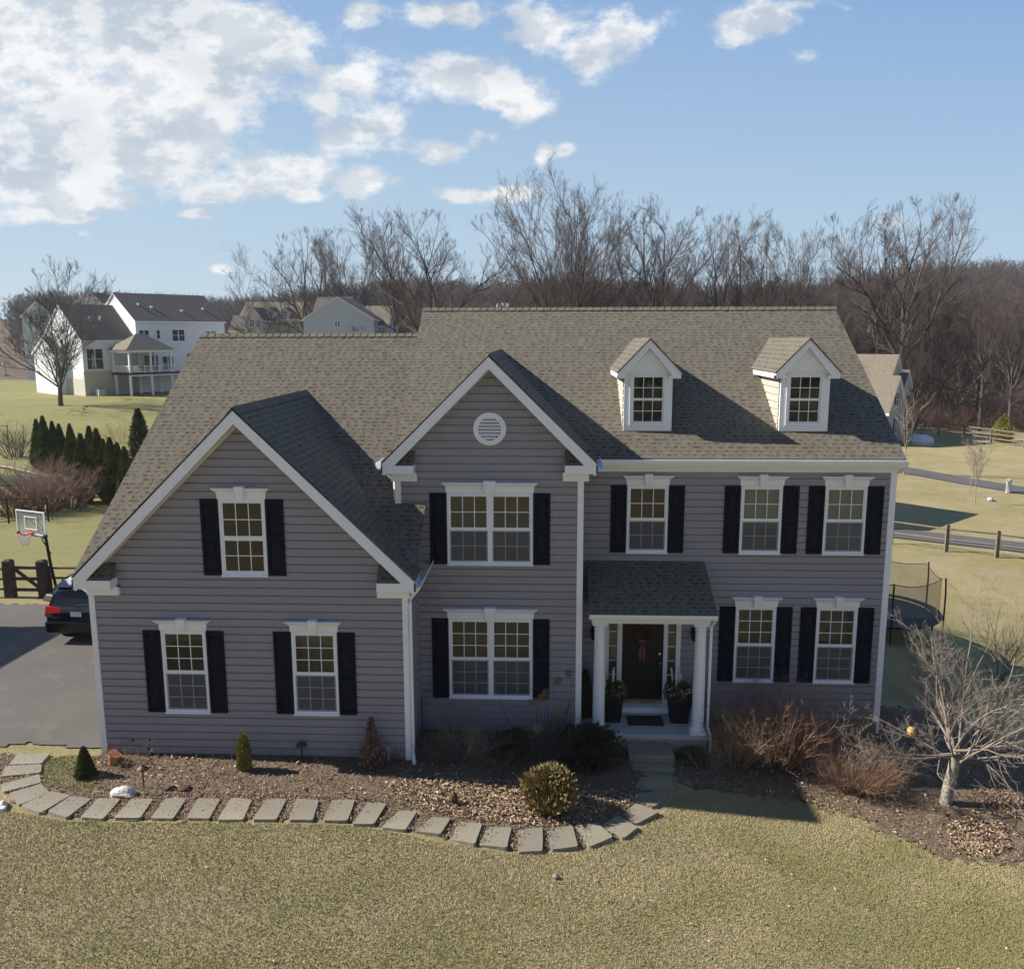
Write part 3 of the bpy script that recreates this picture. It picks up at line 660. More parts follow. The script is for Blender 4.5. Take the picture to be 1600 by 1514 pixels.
fm.prism([(XE-.03, -.02, ze-.22), (XE-.03, yr, zr-.25), (XE-.03, yr, zr-.23), (XE-.03, -.02, ze-.2)], (-.10, 0, 0))
fm.box(XBR-.02, XBR+.30, YB+.3, -.36, 5.95, 6.1)
fm.build('fascia', 'white', house)
gutter((6.93, YA-.32, 3.83), (6.93, YB-.0, 3.83), (1, 0, 0)); gutter((-.21, YA-.32, 3.83), (-.21, 8.9, 3.83), (-1, 0, 0))
gutter((5.97, YB-.32, 6.03), (5.97, -.1, 6.03), (-1, 0, 0)); gutter((10.67, YB-.32, 6.01), (10.67, -.4, 6.01), (1, 0, 0), 'gutter')
def spout(pts, wd=.04):
    m = MB(); m.tube(pts, wd, 6); return m.build('downspout', 'white', house)
spout([(6.98, YA-.05, 3.84), (6.93, YA-.05, 3.74), (6.77, YA-.03, 3.55), (6.745, YA-.01, 3.4), (6.745, YA-.01, .05), (6.80, YA-.25, -.03)])
spout([(-.27, YA-.1, 3.84), (-.2, YA-.05, 3.72), (-.06, YA+.12, 3.5), (-.07, YA+.12, 0.1)])
spout([(5.93, YB-.1, 6.04), (6.08, YB+.02, 5.85), (6.20, YB+.08, 5.72), (6.20, YB+.08, 4.70), (6.08, YB-.05, 4.58)])
spout([(XE+.05, -.30, ze-.14), (XE+.03, -.2, ze-.26), (XR+.07, .10, ze-.42), (XR+.07, .10, -.75)])
# round louvred vent
vt = MB(); c0 = aty(765.3, 670, YB); N_ = 40; ro, ri = .36, .25
for i in range(N_):
    a, b = 2*math.pi*i/N_, 2*math.pi*(i+1)/N_
    def q(r, an, y): return (c0[0]+r*math.cos(an), y, c0[2]+r*math.sin(an))
    vt.face([q(ri, a, YB-.06), q(ro, a, YB-.06), q(ro, b, YB-.06), q(ri, b, YB-.06)]); vt.face([q(ro, a, YB-.06), q(ro, a, YB), q(ro, b, YB), q(ro, b, YB-.06)]); vt.face([q(ri, a, YB-.06), q(ri, b, YB-.06), q(ri, b, YB-.018), q(ri, a, YB-.018)])
vt.box(c0[0]-.04, c0[0]+.04, YB-.075, YB-.055, c0[2]-.33, c0[2]-.26)
vo = vt.build('gable_vent', 'white', house); lv = MB()
for i in range(7):
    zz = -.22+i*.073; hw = math.sqrt(max(.0, .25**2-(zz+.01)**2)); lv.hexa([(c0[0]-hw, YB-.05, c0[2]+zz), (c0[0]+hw, YB-.05, c0[2]+zz), (c0[0]-hw, YB-.018, c0[2]+zz+.035), (c0[0]+hw, YB-.018, c0[2]+zz+.035), (c0[0]-hw, YB-.05, c0[2]+zz+.012), (c0[0]+hw, YB-.05, c0[2]+zz+.012), (c0[0]-hw, YB-.018, c0[2]+zz+.055), (c0[0]+hw, YB-.018, c0[2]+zz+.055)])
lv.build('louvre', 'white', vo)
# ---- dormers
def dormer(xl, label):
    yd = .486; zb = 6.64; wd = 1.14; zt = zb+1.40; xc = xl+wd/2; pk = 8.83; ov = .17; yf = yd-.20
    f = MB(); ow, oz0, oz1 = .205, zb+.20, zb+1.30; x0, x1 = xl+ow, xl+wd-ow
    f.box(xl, x0, yd-.02, yd+.05, zb, zt); f.box(x1, xl+wd, yd-.02, yd+.05, zb, zt); f.box(x0, x1, yd-.02, yd+.05, zb, oz0); f.box(x0, x1, yd-.02, yd+.05, oz1, zt)
    f.prism([(xl, yd-.02, zt), (xl+wd, yd-.02, zt), (xl+wd, yd-.02, zt+.05), (xc, yd-.02, pk-.08), (xl, yd-.02, zt+.05)], (0, .07, 0))
    f.prism([(xl+.12, yd-.035, zt+.03), (xl+wd-.12, yd-.035, zt+.03), (xc, yd-.035, pk-.30)], (0, .012, 0))
    # flared casing
    for (a, b, c_, d__) in ((x0-.07, x0, oz0-.07, oz1+.05), (x1, x1+.07, oz0-.07, oz1+.05)): f.box(a, b, yd-.045, yd-.021, c_, d__)
    f.box(x0, x1, yd-.045, yd-.021, oz0-.07, oz0); f.box(x0, x1, yd-.045, yd-.021, oz1, oz1+.05)
    do = f.build('dormer', 'white', house, bevel=.004); do['label'] = label
    # pediment rakes and eave boxes
    r_ = MB(); sl = (pk-zt-.02)/(wd/2+ov); th = .17
    for sg in (-1, 1):
        xe = xc+sg*(wd/2+ov); zE = pk-sl*(wd/2+ov)
        r_.prism([(xc, yf, pk-.02), (xe, yf, zE-.02), (xe, yf, zE-.17), (xe-sg*.15, yf, zE-.17), (xc, yf, pk-.02-th*1.15)], (0, .22, 0))
        a, b = sorted((xe, xe-sg*.28)); r_.box(a, b, yf+.002, yd-.021, zE-.17, zE-.10)
        yb = (zE-.17-6.135)/S-.33
        a, b = sorted((xe, xe-sg*.16)); r_.box(a, b, yf+.221, yb+.1, zE-.168, zE-.022)
    r_.build('rake_board', 'white', do)
    m = MB(); zE = pk-sl*(wd/2+ov)
    for sg in (-1, 1):
        xe = xc+sg*(wd/2+ov+.03); ze_ = pk-sl*(wd/2+ov+.03)
        P = [(xe, yf-.03, ze_), (xc, yf-.03, pk), (xc, (pk-6.135)/S-.33+.05, pk), (xe, (ze_-6.135)/S-.33+.05, ze_)]
        roofplane(m, P, (0, 1, 0), th=.025, O=(xe, yf, ze_))
    m.build('dormer_roof', 'shingle', do)
    for (xw, N) in ((xl+.01, (-1, 0, 0)), (xl+wd-.01, (1, 0, 0))):
        mb = MB(); yb = (zt-6.135)/S-.33; siding(mb, [(yd+.05, zb+.02), (yb, zt), (yd+.05, zt)], (xw, 0, 0), (0, 1, 0), N, z0=zb)
        mb.build('dormer_siding', 'dsiding', do)
    gl = MB(); sh = MB(); gm = MB(); zm = (oz0+oz1)/2; y_ = yd+.0
    for (a, b, yy) in ((zm, oz1, y_), (oz0, zm, y_+.012)):
        sh.box(x0, x0+.03, yy-.01, yy+.01, a, b); sh.box(x1-.03, x1, yy-.01, yy+.01, a, b); sh.box(x0+.03, x1-.03, yy-.01, yy+.01, a, a+.03); sh.box(x0+.03, x1-.03, yy-.01, yy+.01, b-.03, b)
        gl.face([(x0+.03, yy, a+.03), (x1-.03, yy, a+.03), (x1-.03, yy, b-.03), (x0+.03, yy, b-.03)])
        for q in (1, 2): u = x0+.03+(x1-x0-.06)*q/3; gm.box(u-.008, u+.008, yy-.008, yy-.003, a+.03, b-.03)
        gm.box(x0+.03, x1-.03, yy-.0085, yy-.0035, (a+b)/2-.008, (a+b)/2+.008)
    sh.build('sash', 'white', do); gl.build('pane', 'glass', do); gm.build('muntin_grid', 'white', do)
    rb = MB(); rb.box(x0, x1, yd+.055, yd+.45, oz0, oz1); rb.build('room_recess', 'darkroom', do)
MAT['dsiding'] = siding_mat('cream_dormer_siding', (.50, .46, .40), (.44, .40, .35))
dormer(11.389, 'left dormer on the main roof'); dormer(15.052, 'right dormer on the main roof')
# ---- porch
pf = MB(); pf.box(10.42, 13.32, -1.53, -.0, -.24, -.12); po = pf.build('porch_slab', 'porchfloor', house, bevel=.01)
pf = MB(); pf.box(10.46, 13.27, -1.48, -.02, -1.0, -.241); pf.build('porch_base', 'concrete', house)
for xc in (10.79, 13.06):
    m = MB(); yc = -1.37; zf = -.12
    m.box(xc-.185, xc+.185, yc-.155, yc+.155, zf, zf+.06)
    m.lathe([(.165, zf+.06), (.175, zf+.09), (.16, zf+.13), (.14, zf+.15), (.138, zf+.2), (.135, .9), (.118, 2.33), (.135, 2.36), (.118, 2.38), (.118, 2.42), (.15, 2.46)], (xc, yc, 0), 24)
    m.box(xc-.165, xc+.165, yc-.14, yc+.14, 2.46, 2.52); m.build('porch_column', 'white', house, smooth=False)
bm = MB(); bm.box(10.60, 13.25, -1.50, -1.24, 2.52, 2.74); bm.box(10.60, 10.80, -1.24, -.02, 2.52, 2.74); bm.box(13.05, 13.25, -1.24, -.02, 2.52, 2.74); bm.box(10.80, 13.05, -1.24, -.02, 2.70, 2.72)
bm.box(10.56, 13.29, -1.74, -1.50, 2.70, 2.735); bm.box(10.56, 13.29, -1.762, -1.74, 2.70, 2.83); bm.build('porch_beam', 'white', house)
gutter((10.52, -1.763, 2.72), (13.33, -1.763, 2.72), (0, -1, 0))
m_ = MB(); roofplane(m_, [(10.53, -1.83, 2.84), (13.33, -1.83, 2.84), (13.33, -.0, 3.60), (10.53, 0, 3.60)], (1, 0, 0)); m_.build('porch_roof', 'shingle', house)
m_ = MB(); m_.prism([(10.56, -1.76, 2.73), (10.56, -.02, 2.73), (10.56, -.02, 3.55), (10.56, -1.76, 2.82)], (.02, 0, 0)); m_.build('porch_gable', 'siding', house); m_ = MB(); m_.prism([(13.27, -1.76, 2.73), (13.27, -.02, 2.73), (13.27, -.02, 3.55), (13.27, -1.76, 2.82)], (.02, 0, 0)); m_.build('porch_gable', 'siding', house)
spout([(13.30, -1.80, 2.74), (13.28, -1.72, 2.62), (13.285, -1.42, 2.45), (13.285, -1.40, .05), (13.34, -1.5, -.15), (13.34, -1.5, -.55)], .032)
# door surround
ds = MB(); ds.box(11.0, 11.10, -.06, .03, -.12, 2.32); ds.box(12.72, 12.83, -.06, .03, -.12, 2.32); ds.box(11.10, 12.72, -.06, .03, 2.2, 2.32)
ds.box(11.30, 11.42, -.055, .03, 0.0, 2.2); ds.box(12.42, 12.52, -.055, .03, 0, 2.2); ds.box(11.10, 11.30, -.05, .03, 0, .34); ds.box(12.52, 12.72, -.05, .03, 0, .34)
ds.box(11.30, 12.60, -.36, -.06, -.12, .02)
dso = ds.build('door_surround', 'white', house); th = MB(); th.box(11.42, 12.42, -.13, -.002, .02, .10); th.build('threshold', 'tantwig', dso)
dr = MB(); dr.box(11.42, 12.42, -.02, .03, .10, 2.2)
for (a, b, c_, d__) in ((11.52, 11.88, .25, .95), (11.96, 12.32, .25, .95), (11.52, 11.88, 1.1, 2.05), (11.96, 12.32, 1.1, 2.05)): dr.box(a, b, -.032, -.0201, c_, d__)
dob = dr.build('front_door', 'black', house, bevel=.006)
kn = MB(); kn.lathe([(.02, 0), (.03, .02), (.03, .05), (.01, .07)], (12.33, -.07, 1.0), 10); kn.tube([(12.33, -.035, 1.28), (12.33, -.075, 1.28)], .028, 10); kn.tube([(12.33, -.035, 1.10), (12.33, -.08, 1.10), (12.33, -.08, .80), (12.33, -.035, .80)], .014, 8); kn.build('handle', 'brass', dob)
for (a, b) in ((11.12, 11.29), (12.53, 12.70)):
    gl = MB(); gm = MB()
    gl.face([(a, -.02, .36), (b, -.02, .36), (b, -.02, 2.18), (a, -.02, 2.18)])
    for q in range(1, 5): z = .36+1.82*q/5; gm.box(a, b, -.028, -.022, z-.01, z+.01)
    sgl = gl.build('sidelight', 'glass', house); gm.build('muntin_bar', 'white', sgl); rb = MB(); rb.box(a-.01, b+.01, .04, .5, .3, 2.2); rb.build('room_recess', 'interior', sgl)
# porch lanterns, part of the house wall
for x in (10.72, 13.12):
    m = MB(); m.box(x-.05, x+.05, -.04, -.016, 1.72, 1.95); m.tube([(x, -.04, 1.9), (x, -.13, 1.97), (x, -.15, 1.9)], .012, 6); m.lathe([(.02, 1.9), (.075, 1.86), (.06, 1.84), (.055, 1.66), (.02, 1.63)], (x, -.15, 0), 6); m.build('wall_lantern', 'black', house)
m = MB(); m.box(-.08, -.031, YA+.25, YA+.45, 1.05, 1.45); m.build('meter_box', 'meter', house)
for k, (u, v) in enumerate(((665, 243), (750, 245), (745, 285), (740, 322))):
    p = aty(u/3.2, 1080+v/3.2, YA-.02); m = MB(); m.tube([(p[0], YA-.005, p[2]), (p[0], YA-.03, p[2])], .028, 10); m.build('pipe_vent', 'black', house)

# ------------------------------------------------------------------ flagstone path (corners measured on the photo)
SA = [[(90, 315), (248, 310), (205, 360), (45, 365)], [(30, 375), (205, 365), (200, 405), (5, 425)], [(5, 465), (195, 415), (200, 455), (25, 500)], [(45, 510), (205, 462), (245, 505), (100, 565)],
      [(105, 570), (250, 500), (350, 520), (200, 607)], [(240, 600), (355, 522), (455, 537), (335, 630)], [(405, 630), (490, 535), (600, 537), (515, 635)], [(570, 632), (660, 537), (765, 537), (700, 632)],
      [(755, 632), (830, 535), (930, 535), (865, 635)], [(935, 632), (990, 535), (1100, 537), (1045, 636)], [(1090, 640), (1155, 535), (1258, 540), (1215, 640)], [(1265, 640), (1330, 540), (1430, 540), (1380, 640)]]
SB = [[(5, 525), (35, 440), (125, 447), (100, 527)], [(145, 527), (180, 443), (273, 447), (243, 530)], [(265, 540), (325, 455), (403, 462), (350, 545)], [(385, 555), (455, 487), (527, 495), (480, 568)],
      [(520, 568), (590, 515), (665, 522), (625, 585)], [(665, 600), (700, 533), (795, 545), (765, 627)], [(785, 625), (815, 555), (915, 560), (895, 643)], [(943, 655), (945, 563), (1042, 560), (1042, 655)],
      [(1080, 645), (1062, 557), (1165, 553), (1187, 640)], [(1235, 635), (1178, 545), (1265, 540), (1330, 600)], [(1375, 600), (1285, 545), (1350, 510), (1432, 562)], [(1430, 540), (1370, 495), (1425, 460), (1520, 500)],
      [(1500, 472), (1415, 440), (1430, 415), (1560, 425)], [(1425, 395), (1440, 350), (1560, 350), (1580, 400)]]
stones = [[(a/3.2, 1080+b/3.2) for a, b in s_] for s_ in SA]+[[(450+a/2.623, 1080+b/2.623) for a, b in s_] for s_ in SB]
rs = random.Random(5); ordn = ['first', 'second', 'third', 'fourth', 'fifth', 'sixth', 'seventh', 'eighth', 'ninth', 'tenth', 'eleventh', 'twelfth', 'thirteenth', 'fourteenth', 'fifteenth', 'sixteenth', 'seventeenth', 'eighteenth', 'nineteenth', 'twentieth', 'twenty first', 'twenty second', 'twenty third', 'twenty fourth', 'twenty fifth', 'twenty sixth']
STC = []
for k, s_ in enumerate(stones):
    P = [atg(u, v, .05) for u, v in s_]; c = sum(P)/4; P = [c+(p-c)*1.05 for p in P]; STC.append([p[:2] for p in P]); zt = g(c[0], c[1])+.055
    tl = [rs.uniform(-.012, .012) for _ in range(2)]; ring = []
    for i in range(4):
        a, b = P[i], P[(i+1) % 4]
        for q in (.06, .35, .65, .94):
            p = a+(b-a)*q; p = p+(c-p)*rs.uniform(0, .035); ring.append(p)
    m = MB(); bx = Vector(c)
    top = [(p[0]-c[0], p[1]-c[1], zt-.0+tl[0]*(p[0]-c[0])+tl[1]*(p[1]-c[1])) for p in ring]; bot = [(x*1.03, y*1.03, zt-.09) for x, y, z in top]
    if sum(top[i-1][0]*top[i][1]-top[i][0]*top[i-1][1] for i in range(len(top))) < 0: top = top[::-1]; bot = bot[::-1]
    m.face(top); n = len(top)
    for i in range(n): j = (i+1) % n; m.face([bot[i], bot[j], top[j], top[i]])
    o = m.build('flagstone', 'stone'); o.location = (c[0], c[1], 0)
    nm = ordn[k]
    lab = 'flat grey flagstone, %s along the curved path counted from the driveway' % nm if k < len(stones)-1 else 'shaded flat flagstone at the foot of the porch step, last of the path'
    tag(o, lab, 'stepping stone', 'flagstones of the front path')
m = MB(); m.box(-.51, .51, -.33, .33, -.35, .0); m.box(-.45, .45, -.66, -.34, -.35, -.14)
o = m.build('stone_step', 'stone', bevel=.02); o.location = (11.93, -1.87, -.30); tag(o, 'shaded rough stone block step in front of the white porch floor', 'step')

# ------------------------------------------------------------------ mulch beds
bed1 = [atg(u, v)[:2] for u, v in ((165, 1178), (120, 1195), (150, 1230), (210, 1243), (300, 1245), (420, 1245), (520, 1248), (590, 1252), (660, 1270), (720, 1290), (800, 1297), (880, 1292), (950, 1280), (995, 1255), (1010, 1232), (1000, 1200), (1000, 1170), (1000, 1140), (900, 1130), (640, 1130), (630, 1172), (300, 1165))]
bed1b = [atg(u, v)[:2] for u, v in ((0, 1178), (60, 1182), (60, 1215), (90, 1235), (200, 1240), (420, 1242), (580, 1248), (700, 1285), (820, 1293), (900, 1288), (960, 1262), (1030, 1240), (1012, 1275), (950, 1312), (880, 1328), (800, 1327), (700, 1311), (600, 1290), (500, 1281), (350, 1281), (200, 1281), (110, 1277), (30, 1255), (-5, 1225))]
bed2 = [atg(u, v)[:2] for u, v in ((1050, 1205), (1090, 1232), (1180, 1243), (1250, 1251), (1330, 1276), (1390, 1303), (1440, 1327), (1500, 1343), (1560, 1350), (1700, 1352), (1760, 1300), (1700, 1200), (1560, 1160), (1480, 1120), (1370, 1105), (1330, 1120), (1110, 1115), (1050, 1130))]
MAT['mulch'] = M('brown_mulch', (.16, .11, .07), .95, vary=[(6, (.20, .155, .115), .4, .65, .8), (28, (.07, .05, .038), .45, .65, .8), (60, (.30, .24, .18), .55, .7, .6)], bump=(35, .9, .04))
sheet('mulch_bed', bed1, .09, .022, 'mulch', .010, 1, .05); sheet('mulch_bed', bed1b, .09, .016, 'mulch', .007, 2, .05); sheet('mulch_bed', bed2, .1, .022, 'mulch', .010, 3, .14)

# ------------------------------------------------------------------ scattered litter and grass
def scatter(poly, n, rng):
    poly = np.array(poly); lo, hi = poly.min(0), poly.max(0); out = np.zeros((0, 2))
    while len(out) < n:
        q = rng.uniform(lo, hi, (n*2, 2)); out = np.r_[out, q[inpoly(q[:, 0], q[:, 1], poly)]]
    return out[:n]
def leaves(name, polys, counts, label, sizes, pal, seed, dz=.02, lift=.03):
    rng = np.random.default_rng(seed); P = np.concatenate([scatter(p, c, rng) for p, c in zip(polys, counts)]); n = len(P)
    z = gz(P[:, 0], P[:, 1])+dz+rng.uniform(0, lift, n)
    s_ = rng.uniform(sizes[0], sizes[1], n); a = rng.uniform(0, 2*np.pi, n); nrm = rng.normal(0, .5, (n, 3)); nrm[:, 2] = 1; nrm /= np.linalg.norm(nrm, axis=1)[:, None]
    t1 = np.stack([np.cos(a), np.sin(a), 0*a], 1); t1 -= nrm*(t1*nrm).sum(1)[:, None]; t1 /= np.linalg.norm(t1, axis=1)[:, None]; t2 = np.cross(nrm, t1)
    C = np.c_[P, z]; el = rng.uniform(.35, 1, n)
    q = np.stack([C-t1*s_[:, None], C-t2*(s_*el)[:, None]*.6+nrm*.01, C+t1*s_[:, None], C+t2*(s_*el)[:, None]*.6+nrm*.01], 1)
    pal = np.array(pal); tn = pal[rng.integers(0, len(pal), n)]*rng.uniform(.7, 1.25, (n, 1)); tn = np.repeat(tn, 4, 0)
    o = npmesh(name, q.reshape(-1, 3), np.arange(n*4).reshape(-1, 4), 'leafcol', tone=tn)
    return tag(o, label, 'leaf litter', kind='stuff')
chip = [(.19, .13, .08), (.23, .165, .105), (.28, .21, .14), (.12, .08, .05), (.24, .16, .10), (.35, .27, .185), (.20, .12, .07)]
leaves('wood_chips', [bed1, bed1b, bed2], [26000, 15000, 26000], 'brown wood chip mulch covering the planting beds in front of the house', (.010, .030), chip, 11)
lp = [atg(u, v)[:2] for u, v in ((600, 1225), (700, 1218), (820, 1225), (900, 1240), (980, 1235), (1000, 1250), (930, 1275), (850, 1290), (760, 1288), (680, 1270), (620, 1250))]
lp2 = [atg(u, v)[:2] for u, v in ((1480, 1290), (1520, 1270), (1570, 1290), (1580, 1330), (1530, 1345), (1480, 1330))]
lp3 = [atg(u, v)[:2] for u, v in ((1520, 1235), (1570, 1235), (1600, 1255), (1600, 1285), (1550, 1265))]
tanl = [(.36, .24, .145), (.42, .31, .20), (.30, .19, .11), (.46, .36, .25), (.22, .13, .08)]
leaves('fallen_leaves', [lp, lp2, lp3, bed1, bed2], [4200, 1300, 700, 1500, 1800], 'dry tan fallen leaves drifted on the mulch in front of the middle bay', (.02, .05), tanl, 12, .03, .05)
leaves('lawn_leaves', [[(-3, -4.5), (21, -4.8), (21, -10), (-3, -10)]], [420], 'few dry brown leaves scattered over the front lawn', (.02, .045), tanl, 15, .03, .04)
def grass(name, poly, n, seed, label, hol=(), hgt=(.018, .042)):
    rng = np.random.default_rng(seed); P = scatter(poly, n, rng)
    for hp in hol: P = P[~inpoly(P[:, 0], P[:, 1], np.array(hp))]
    n = len(P); z = gz(P[:, 0], P[:, 1]); h = rng.uniform(*hgt, n); a = rng.uniform(0, 2*np.pi, n); wd = rng.uniform(.004, .009, n)
    lean = rng.normal(0, .6, (n, 2))*h[:, None]; b = np.stack([np.cos(a), np.sin(a)], 1)*wd[:, None]
    A = np.c_[P-b, z-.01]; B = np.c_[P+b, z-.01]; C = np.c_[P+lean, z+h]
    def nf(s, sx): 
        return .5+.25*(np.sin(P[:, 0]*s+1.7*np.sin(P[:, 1]*s*.8+sx))+np.sin(P[:, 1]*s*1.3+sx+1.3*np.sin(P[:, 0]*s*.6)))
    gm = np.clip(1.3*nf(.55, seed)+.8*nf(2.3, 2.+seed)-.62+rng.normal(0, .22, n), 0, 1)[:, None]
    st = np.array([.455, .375, .205]); gn = np.array([.235, .23, .068]); pk = np.array([.36, .27, .19]); pm = np.clip(.9*nf(1.7, 5.+seed)-.55+rng.normal(0, .15, n), 0, 1)[:, None]
    st = st*(1-pm)+pk*pm; tn = (st*(1-gm)+gn*gm)*rng.uniform(.8, 1.15, (n, 1)); tn = np.repeat(tn, 3, 0)
    o = npmesh(name, np.stack([A, B, C], 1).reshape(-1, 3), np.arange(n*3).reshape(-1, 3), 'grasscol', tone=tn); return tag(o, label, 'grass', kind='stuff')
pathin = [atg(u, v)[:2] for u, v in ((-40, 1200), (-10, 1262), (100, 1283), (200, 1285), (420, 1286), (560, 1290), (690, 1316), (800, 1334), (900, 1332), (975, 1312), (1045, 1262), (1060, 1240), (1180, 1240), (1250, 1248), (1330, 1271), (1400, 1302), (1440, 1322), (1500, 1338), (1560, 1345), (1680, 1348))]
lawn = [tuple(p) for p in pathin]+[(21, -6.5), (21, -10.2), (-3, -10.2), (-3.2, -4.5)]
grass('lawn_grass', lawn, 480000, 21, 'short dormant straw and green lawn grass in front of the path')
sm = [atg(u, v)[:2] for u, v in ((75, 1185), (110, 1180), (165, 1182), (150, 1215), (190, 1235), (110, 1235), (70, 1225), (62, 1200))]
grass('bed_grass', sm, 9000, 22, 'thin grass patch between the driveway corner and the small conical shrub')
#PLANTS
# vectorised bare-branch growth: every level is a set of bent tapering limbs
def unit(a): return a/np.maximum(np.linalg.norm(a, axis=-1, keepdims=True), 1e-9)
def limbs(rng, P, D, L, Rr, seg, jit, up, tip=.25, upv=(0, 0, 1)):
    n = len(P); pts = [P]; d = unit(D); u = np.array(upv, float)
    dirs = [d]
    for k in range(seg):
        d = unit(d+rng.normal(0, jit, (n, 3))+u*up/seg); pts.append(pts[-1]+d*(L/seg)[:, None]); dirs.append(d)
    tt = np.linspace(0, 1, seg+1); rad = Rr[:, None]*(1-(1-tip)*tt)[None, :]
    return np.stack(pts, 1), np.stack(dirs, 1), rad
def tubes(pts, rad, sides):
    n, k, _ = pts.shape; d = unit(pts[:, -1]-pts[:, 0]); ref = np.where(np.abs(d[:, 2:3]) < .9, np.array([[0, 0, 1.]]), np.array([[1., 0, 0]]))
    a = unit(np.cross(d, ref)); b = np.cross(d, a); th = np.arange(sides)*2*np.pi/sides
    off = a[:, None, :]*np.cos(th)[None, :, None]+b[:, None, :]*np.sin(th)[None, :, None]
    V = pts[:, :, None, :]+off[:, None]*rad[:, :, None, None]; V = V.reshape(-1, 3)
    I = np.arange(n*k*sides).reshape(n, k, sides); J = np.roll(I, -1, 2)
    F_ = np.stack([I[:, :-1], J[:, :-1], J[:, 1:], I[:, 1:]], -1).reshape(-1, 4); return V, F_
def spawn(rng, pts, dirs, rad, L, cnt, t0, t1, ang, lr, rr, lvar=.3, tfall=.5, even=False):
    n, k, _ = pts.shape; i = np.repeat(np.arange(n), cnt); m = len(i)
    t_ = (np.tile(np.linspace(t0, t1, cnt), n)+rng.uniform(-.5, .5, m)*(t1-t0)/max(cnt, 1)) if even else rng.uniform(t0, t1, m)
    t_ = np.clip(t_, 0, .999); q = t_*(k-1); j = q.astype(int); f = (q-j)[:, None]
    P = pts[i, j]*(1-f)+pts[i, j+1]*f; d = dirs[i, j+1]; r0 = rad[i, j]*(1-f[:, 0])+rad[i, j+1]*f[:, 0]
    rv = unit(np.cross(d, rng.normal(0, 1, (m, 3)))); a = np.radians(rng.uniform(ang[0], ang[1], m))[:, None]
    D = d*np.cos(a)+rv*np.sin(a); LL = L[i]*lr*(1-tfall*t_)*rng.uniform(1-lvar, 1+lvar, m); RR = np.minimum(r0*rr, r0*.95)
    return P, D, LL, RR
def cat(parts):
    V = []; F_ = []; o = 0
    for v, f in parts: V.append(v); F_.append(f+o); o += len(v)
    return np.concatenate(V), np.concatenate(F_)
def tree_mesh(seed, H=20, trunk=.35, nlead=5, lead_ang=(12, 32), r0=.32, lead_up=.5, c=(7, 6, 5, 4), lean=(0, 0), jit=.10, twig=.012, minr=.008, lowl=0, spread=1.0):
    rng = np.random.default_rng(seed); Z = np.zeros((1, 3))
    L0 = np.array([H*trunk]); p0, d0, ra0 = limbs(rng, Z-np.array([[0, 0, .3]]), np.array([[lean[0], lean[1], 1.]]), L0+.3, np.array([r0]), 7, .03, .1, .72)
    ra0[:, 0] *= 1.35
    trunkp = [tubes(p0, ra0, 9)]
    # leaders
    a = rng.uniform(0, 2*np.pi)+np.arange(nlead)*2*np.pi/nlead+rng.normal(0, .3, nlead); an = np.radians(rng.uniform(*lead_ang, nlead)); an[0] *= .3
    D = np.stack([np.sin(an)*np.cos(a)+lean[0], np.sin(an)*np.sin(a)+lean[1], np.cos(an)], 1)
    tpos = rng.uniform(.75, 1., nlead); tpos[0] = 1; P = p0[0, 0]*(1-tpos)[:, None]+p0[0, -1]*tpos[:, None]
    LL = H*(1-trunk)*rng.uniform(.80, .97, nlead)/np.maximum(np.cos(an), .6)*.97; LL[0] = H*(1-trunk)*.93
    R1 = r0*.85*rng.uniform(.5, .75, nlead)*np.sqrt(4/nlead)
    p1, d1, ra1 = limbs(rng, P, D, LL, R1, 9, jit, lead_up*.5, .12); trunkp.append(tubes(p1, ra1, 6))
    crown = []
    src = [(p1, d1, ra1, LL)]
    if lowl:
        P_, D_, L_, R_ = spawn(rng, p0, d0, ra0, L0, lowl, .45, .98, (55, 80), .9*(1-trunk)/trunk*.6, .35, even=True); pl, dl, rl = limbs(rng, P_, D_, L_, R_, 6, jit*1.2, .55, .15); trunkp.append(tubes(pl, rl, 5)); src.append((pl, dl, rl, L_))
    for (pp, dd, rr_, Lx) in src:
        P_, D_, L_, R_ = spawn(rng, pp, dd, rr_, Lx, c[0], .12, .97, (20, 44), .44*spread, .62, even=True, tfall=.35)
        a2, b2, r2 = limbs(rng, P_, D_, L_, np.maximum(R_, .035), 5, jit*.6, .3, .25); crown.append(tubes(a2, r2, 4))
        P_, D_, L_, R_ = spawn(rng, a2, b2, r2, L_, c[1], .15, 1, (20, 46), .52, .6)
        a3, b3, r3 = limbs(rng, P_, D_, L_, np.maximum(R_, minr*1.5), 3, jit*.6, .35, .3); crown.append(tubes(a3, r3, 3))
        P_, D_, L_, R_ = spawn(rng, a3, b3, r3, L_, c[2], .15, 1, (18, 45), .60, .7)
        a4, b4, r4 = limbs(rng, P_, D_, np.maximum(L_, .35), np.maximum(R_*.8, minr), 2, jit*.6, .3, .4); crown.append(tubes(a4, r4, 3))
        if c[3]:
            P_, D_, L_, R_ = spawn(rng, a4, b4, r4, L_, c[3], .1, 1, (18, 45), .7, .8)
            a5, b5, r5 = limbs(rng, P_, D_, np.maximum(L_, .25), np.full(len(P_), twig*.6), 1, jit, .2, .5); crown.append(tubes(a5, r5, 3))
    T_, C_ = cat(trunkp), cat(crown); hi = C_[0][:, 2] > H*.5; cen = C_[0][hi].mean(0)
    for q in (T_, C_): zz = np.clip(q[0][:, 2], 0, None)/cen[2]; q[0][:, 0] -= cen[0]*zz*.9; q[0][:, 1] -= cen[1]*zz*.9; zt_ = np.clip(q[0][:, 2], 0, None)
    k_ = H/C_[0][:, 2].max()
    T_[0][:] *= k_; C_[0][:] *= k_
    return T_, C_
TT = 'twig'
